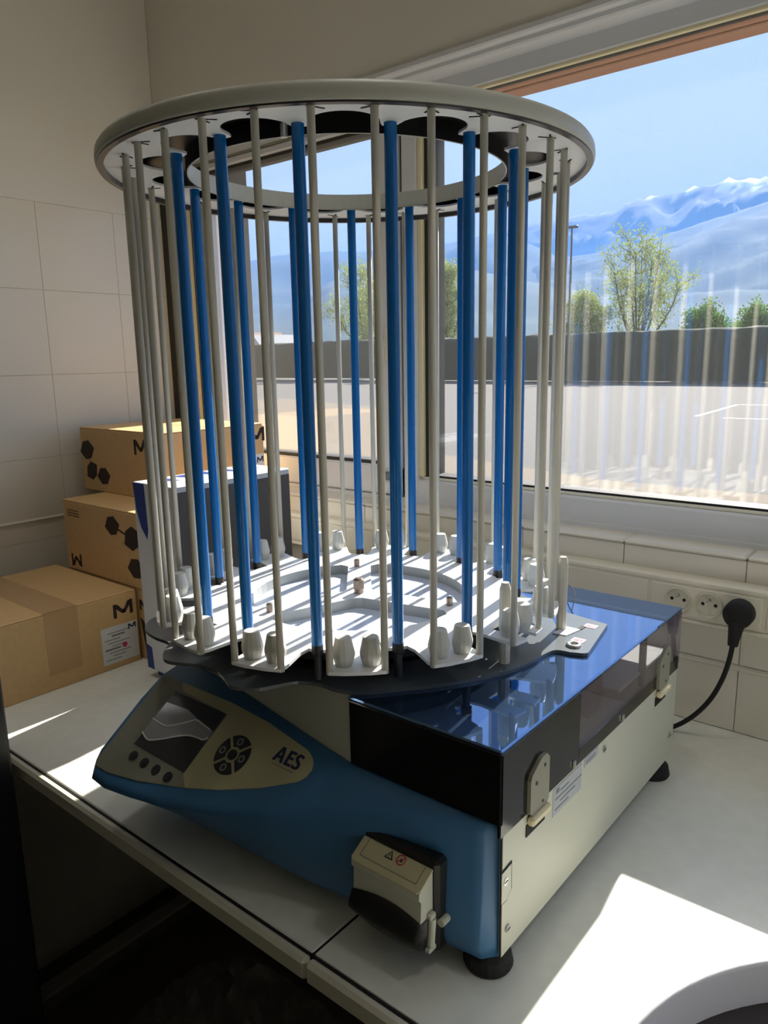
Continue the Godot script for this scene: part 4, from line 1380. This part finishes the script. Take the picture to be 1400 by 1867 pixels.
	prism(st, rect(-cf + 0.0015, 0.018, -0.1645, 0.373), 0.0, 0.0006, face(Vector3(cr, 0, 0), Vector3.FORWARD, Vector3.UP))
	part("grey_side", st, M.carton_grey, tc)
	var tf := face(Vector3(cl, 0, cf), Vector3.RIGHT, Vector3.UP)
	for pg in [pv([0.0005, 0.383, 0.036, 0.383, 0.039, 0.297, 0.034, 0.279, 0.018, 0.299, 0.006, 0.332]), pv([0.0005, 0.018, 0.022, 0.018, 0.0185, 0.062, 0.0005, 0.067])]:
		st = begin()
		prism(st, pg, 0.0, 0.0005, tf)
		part("blue_print", st, M.carton_blue, tc)
	var up := Transform3D(Basis(Vector3.RIGHT, Vector3.FORWARD, Vector3.UP), Vector3(0, 0.384, 0))
	for k in 5:
		st = begin()
		var y := -cf + 0.03 + k * 0.048
		prism(st, pv([cl + 0.012, y, cl + 0.055, y + 0.015, cl + 0.062, y + 0.03, cl + 0.012, y + 0.028]), 0.0, 0.0005, up)
		part("blue_print", st, M.carton_blue, tc)

# ------------------------------------------------------------------ sockets and cord
func sockets() -> void:
	var s := thing("triple_socket", "cream plate with three round power sockets in the cable duct", "power socket")
	var st := begin()
	box(st, Vector3(1.312, 0.189, 0.028), Vector3(1.478, 0.2385, 0.0332), 0.0012)
	part("plate", st, M.pvc, s)
	for x in [1.356, 1.4035, 1.4505]:
		var t := Transform3D(Basis(Vector3.RIGHT, PI / 2), Vector3(x, 0.2145, 0.0374))
		var fm := inst("socket_face", lathe([Vector2(0.0, -0.004), Vector2(0.0175, -0.004), Vector2(0.0185, 0.0), Vector2(0.0195, 0.0008), Vector2(0.0205, 0.0), Vector2(0.0205, -0.004)], 28, false), M.socket, s, t)
		for h in [-0.0095, 0.0095]:
			inst("pin_hole", lathe([Vector2(0, 0.0004), Vector2(0.0027, 0.0004), Vector2(0.0027, -0.001)], 12, false), M.hole, fm, Transform3D(Basis.IDENTITY, Vector3(h, -0.0038, -0.001)))
		inst("earth_pin", lathe([Vector2(0.0024, -0.004), Vector2(0.0024, 0.005), Vector2(0.0, 0.0058)], 12, false), M.steel, fm, Transform3D(Basis.IDENTITY, Vector3(0, 0, -0.0085)))
	var p := thing("power_cord", "black power plug and cord hanging from the right socket to the machine", "power cord")
	var t := Transform3D(Basis(Vector3.RIGHT, PI / 2), Vector3(1.4505, 0.2145, 0.0355))
	var plug := inst("plug", lathe([Vector2(0, 0.03), Vector2(0.015, 0.029), Vector2(0.0195, 0.026), Vector2(0.0215, 0.02), Vector2(0.0215, 0.003), Vector2(0.0195, 0.001)], 28), M.rubber, p, t)
	st = begin()
	var sl := [Vector3(1.4505, 0.205, 0.054), Vector3(1.449, 0.186, 0.056), Vector3(1.4475, 0.166, 0.057)]
	rod(st, sl[0], sl[1], 0.0125, 14, 0.0095)
	rod(st, sl[1], sl[2], 0.0095, 14, 0.0072)
	part("strain_relief", st, M.rubber, plug).transform = t.affine_inverse()
	st = begin(true)
	tube(st, spline([Vector3(1.4475, 0.168, 0.057), Vector3(1.444, 0.140, 0.057), Vector3(1.436, 0.107, 0.057), Vector3(1.421, 0.070, 0.057), Vector3(1.398, 0.036, 0.058), Vector3(1.370, 0.010, 0.06), Vector3(1.345, 0.0045, 0.08), Vector3(1.32, 0.0075, 0.12), Vector3(1.30, 0.04, 0.160)], 6), 0.0037, 12)
	part("cord", st, M.rubber, p)

# ------------------------------------------------------------------ the rest
func extras() -> void:
	var st := begin()
	# round shallow tray
	var tr := thing("round_tray", "shallow round white tray with a dark bottom at the bench's near corner", "tray", Vector3(1.81, 0.0, 0.722))
	inst("rim_wall", lathe([Vector2(0.262, 0.0), Vector2(0.268, 0.002), Vector2(0.2745, 0.044), Vector2(0.2775, 0.0495), Vector2(0.2755, 0.0515), Vector2(0.272, 0.0508), Vector2(0.2705, 0.0475), Vector2(0.2665, 0.012)], 96), M.tray, tr)
	inst("tray_floor", lathe([Vector2(0.0, 0.012), Vector2(0.2668, 0.012), Vector2(0.262, 0.0)], 96, false), M.tray_floor, tr)
	# dark upright cabinet standing at the left before the bench
	var cb := thing("dark_cabinet", "tall dark grey cabinet at the left, in front of the bench end", "cabinet", Vector3(0.306, FLOOR, 1.05))
	box_part("cabinet_body", Vector3(-0.3, 0.02, -0.28), Vector3(0.312, 1.6, 0.28), M.cabinet, cb, 0.006)
	box_part("cabinet_plinth", Vector3(-0.28, 0.0, -0.26), Vector3(0.29, 0.02, 0.26), M.black, cb, 0.002)
	box_part("cabinet_door", Vector3(0.311, 0.06, -0.272), Vector3(0.33, 1.58, 0.272), M.cabinet, cb, 0.004)
	# crumpled clear bag on the floor under the bench
	var n := FastNoiseLite.new()
	n.seed = 8; n.frequency = 7.0; n.fractal_octaves = 3
	st = begin()
	var g := 26
	var P := []
	for i in g + 1:
		var row := []
		for k in g + 1:
			var u := float(i) / g * 2 - 1
			var v := float(k) / g * 2 - 1
			var h := maxf(0.0, 1.0 - u * u) * maxf(0.0, 1.0 - v * v)
			row.append(Vector3(0.62 + u * 0.30, FLOOR + 0.004 + 0.20 * h + 0.07 * n.get_noise_2d(u, v) * sqrt(h), 0.42 + v * 0.26))
		P.append(row)
	for i in g:
		for k in g:
			quadn(st, P[i][k], P[i + 1][k], P[i + 1][k + 1], P[i][k + 1], Vector3.UP)
	var bg := part("plastic_bag", st, M.bag, self)
	tag(bg, "crumpled clear plastic bag on the dark floor under the bench", "bag")
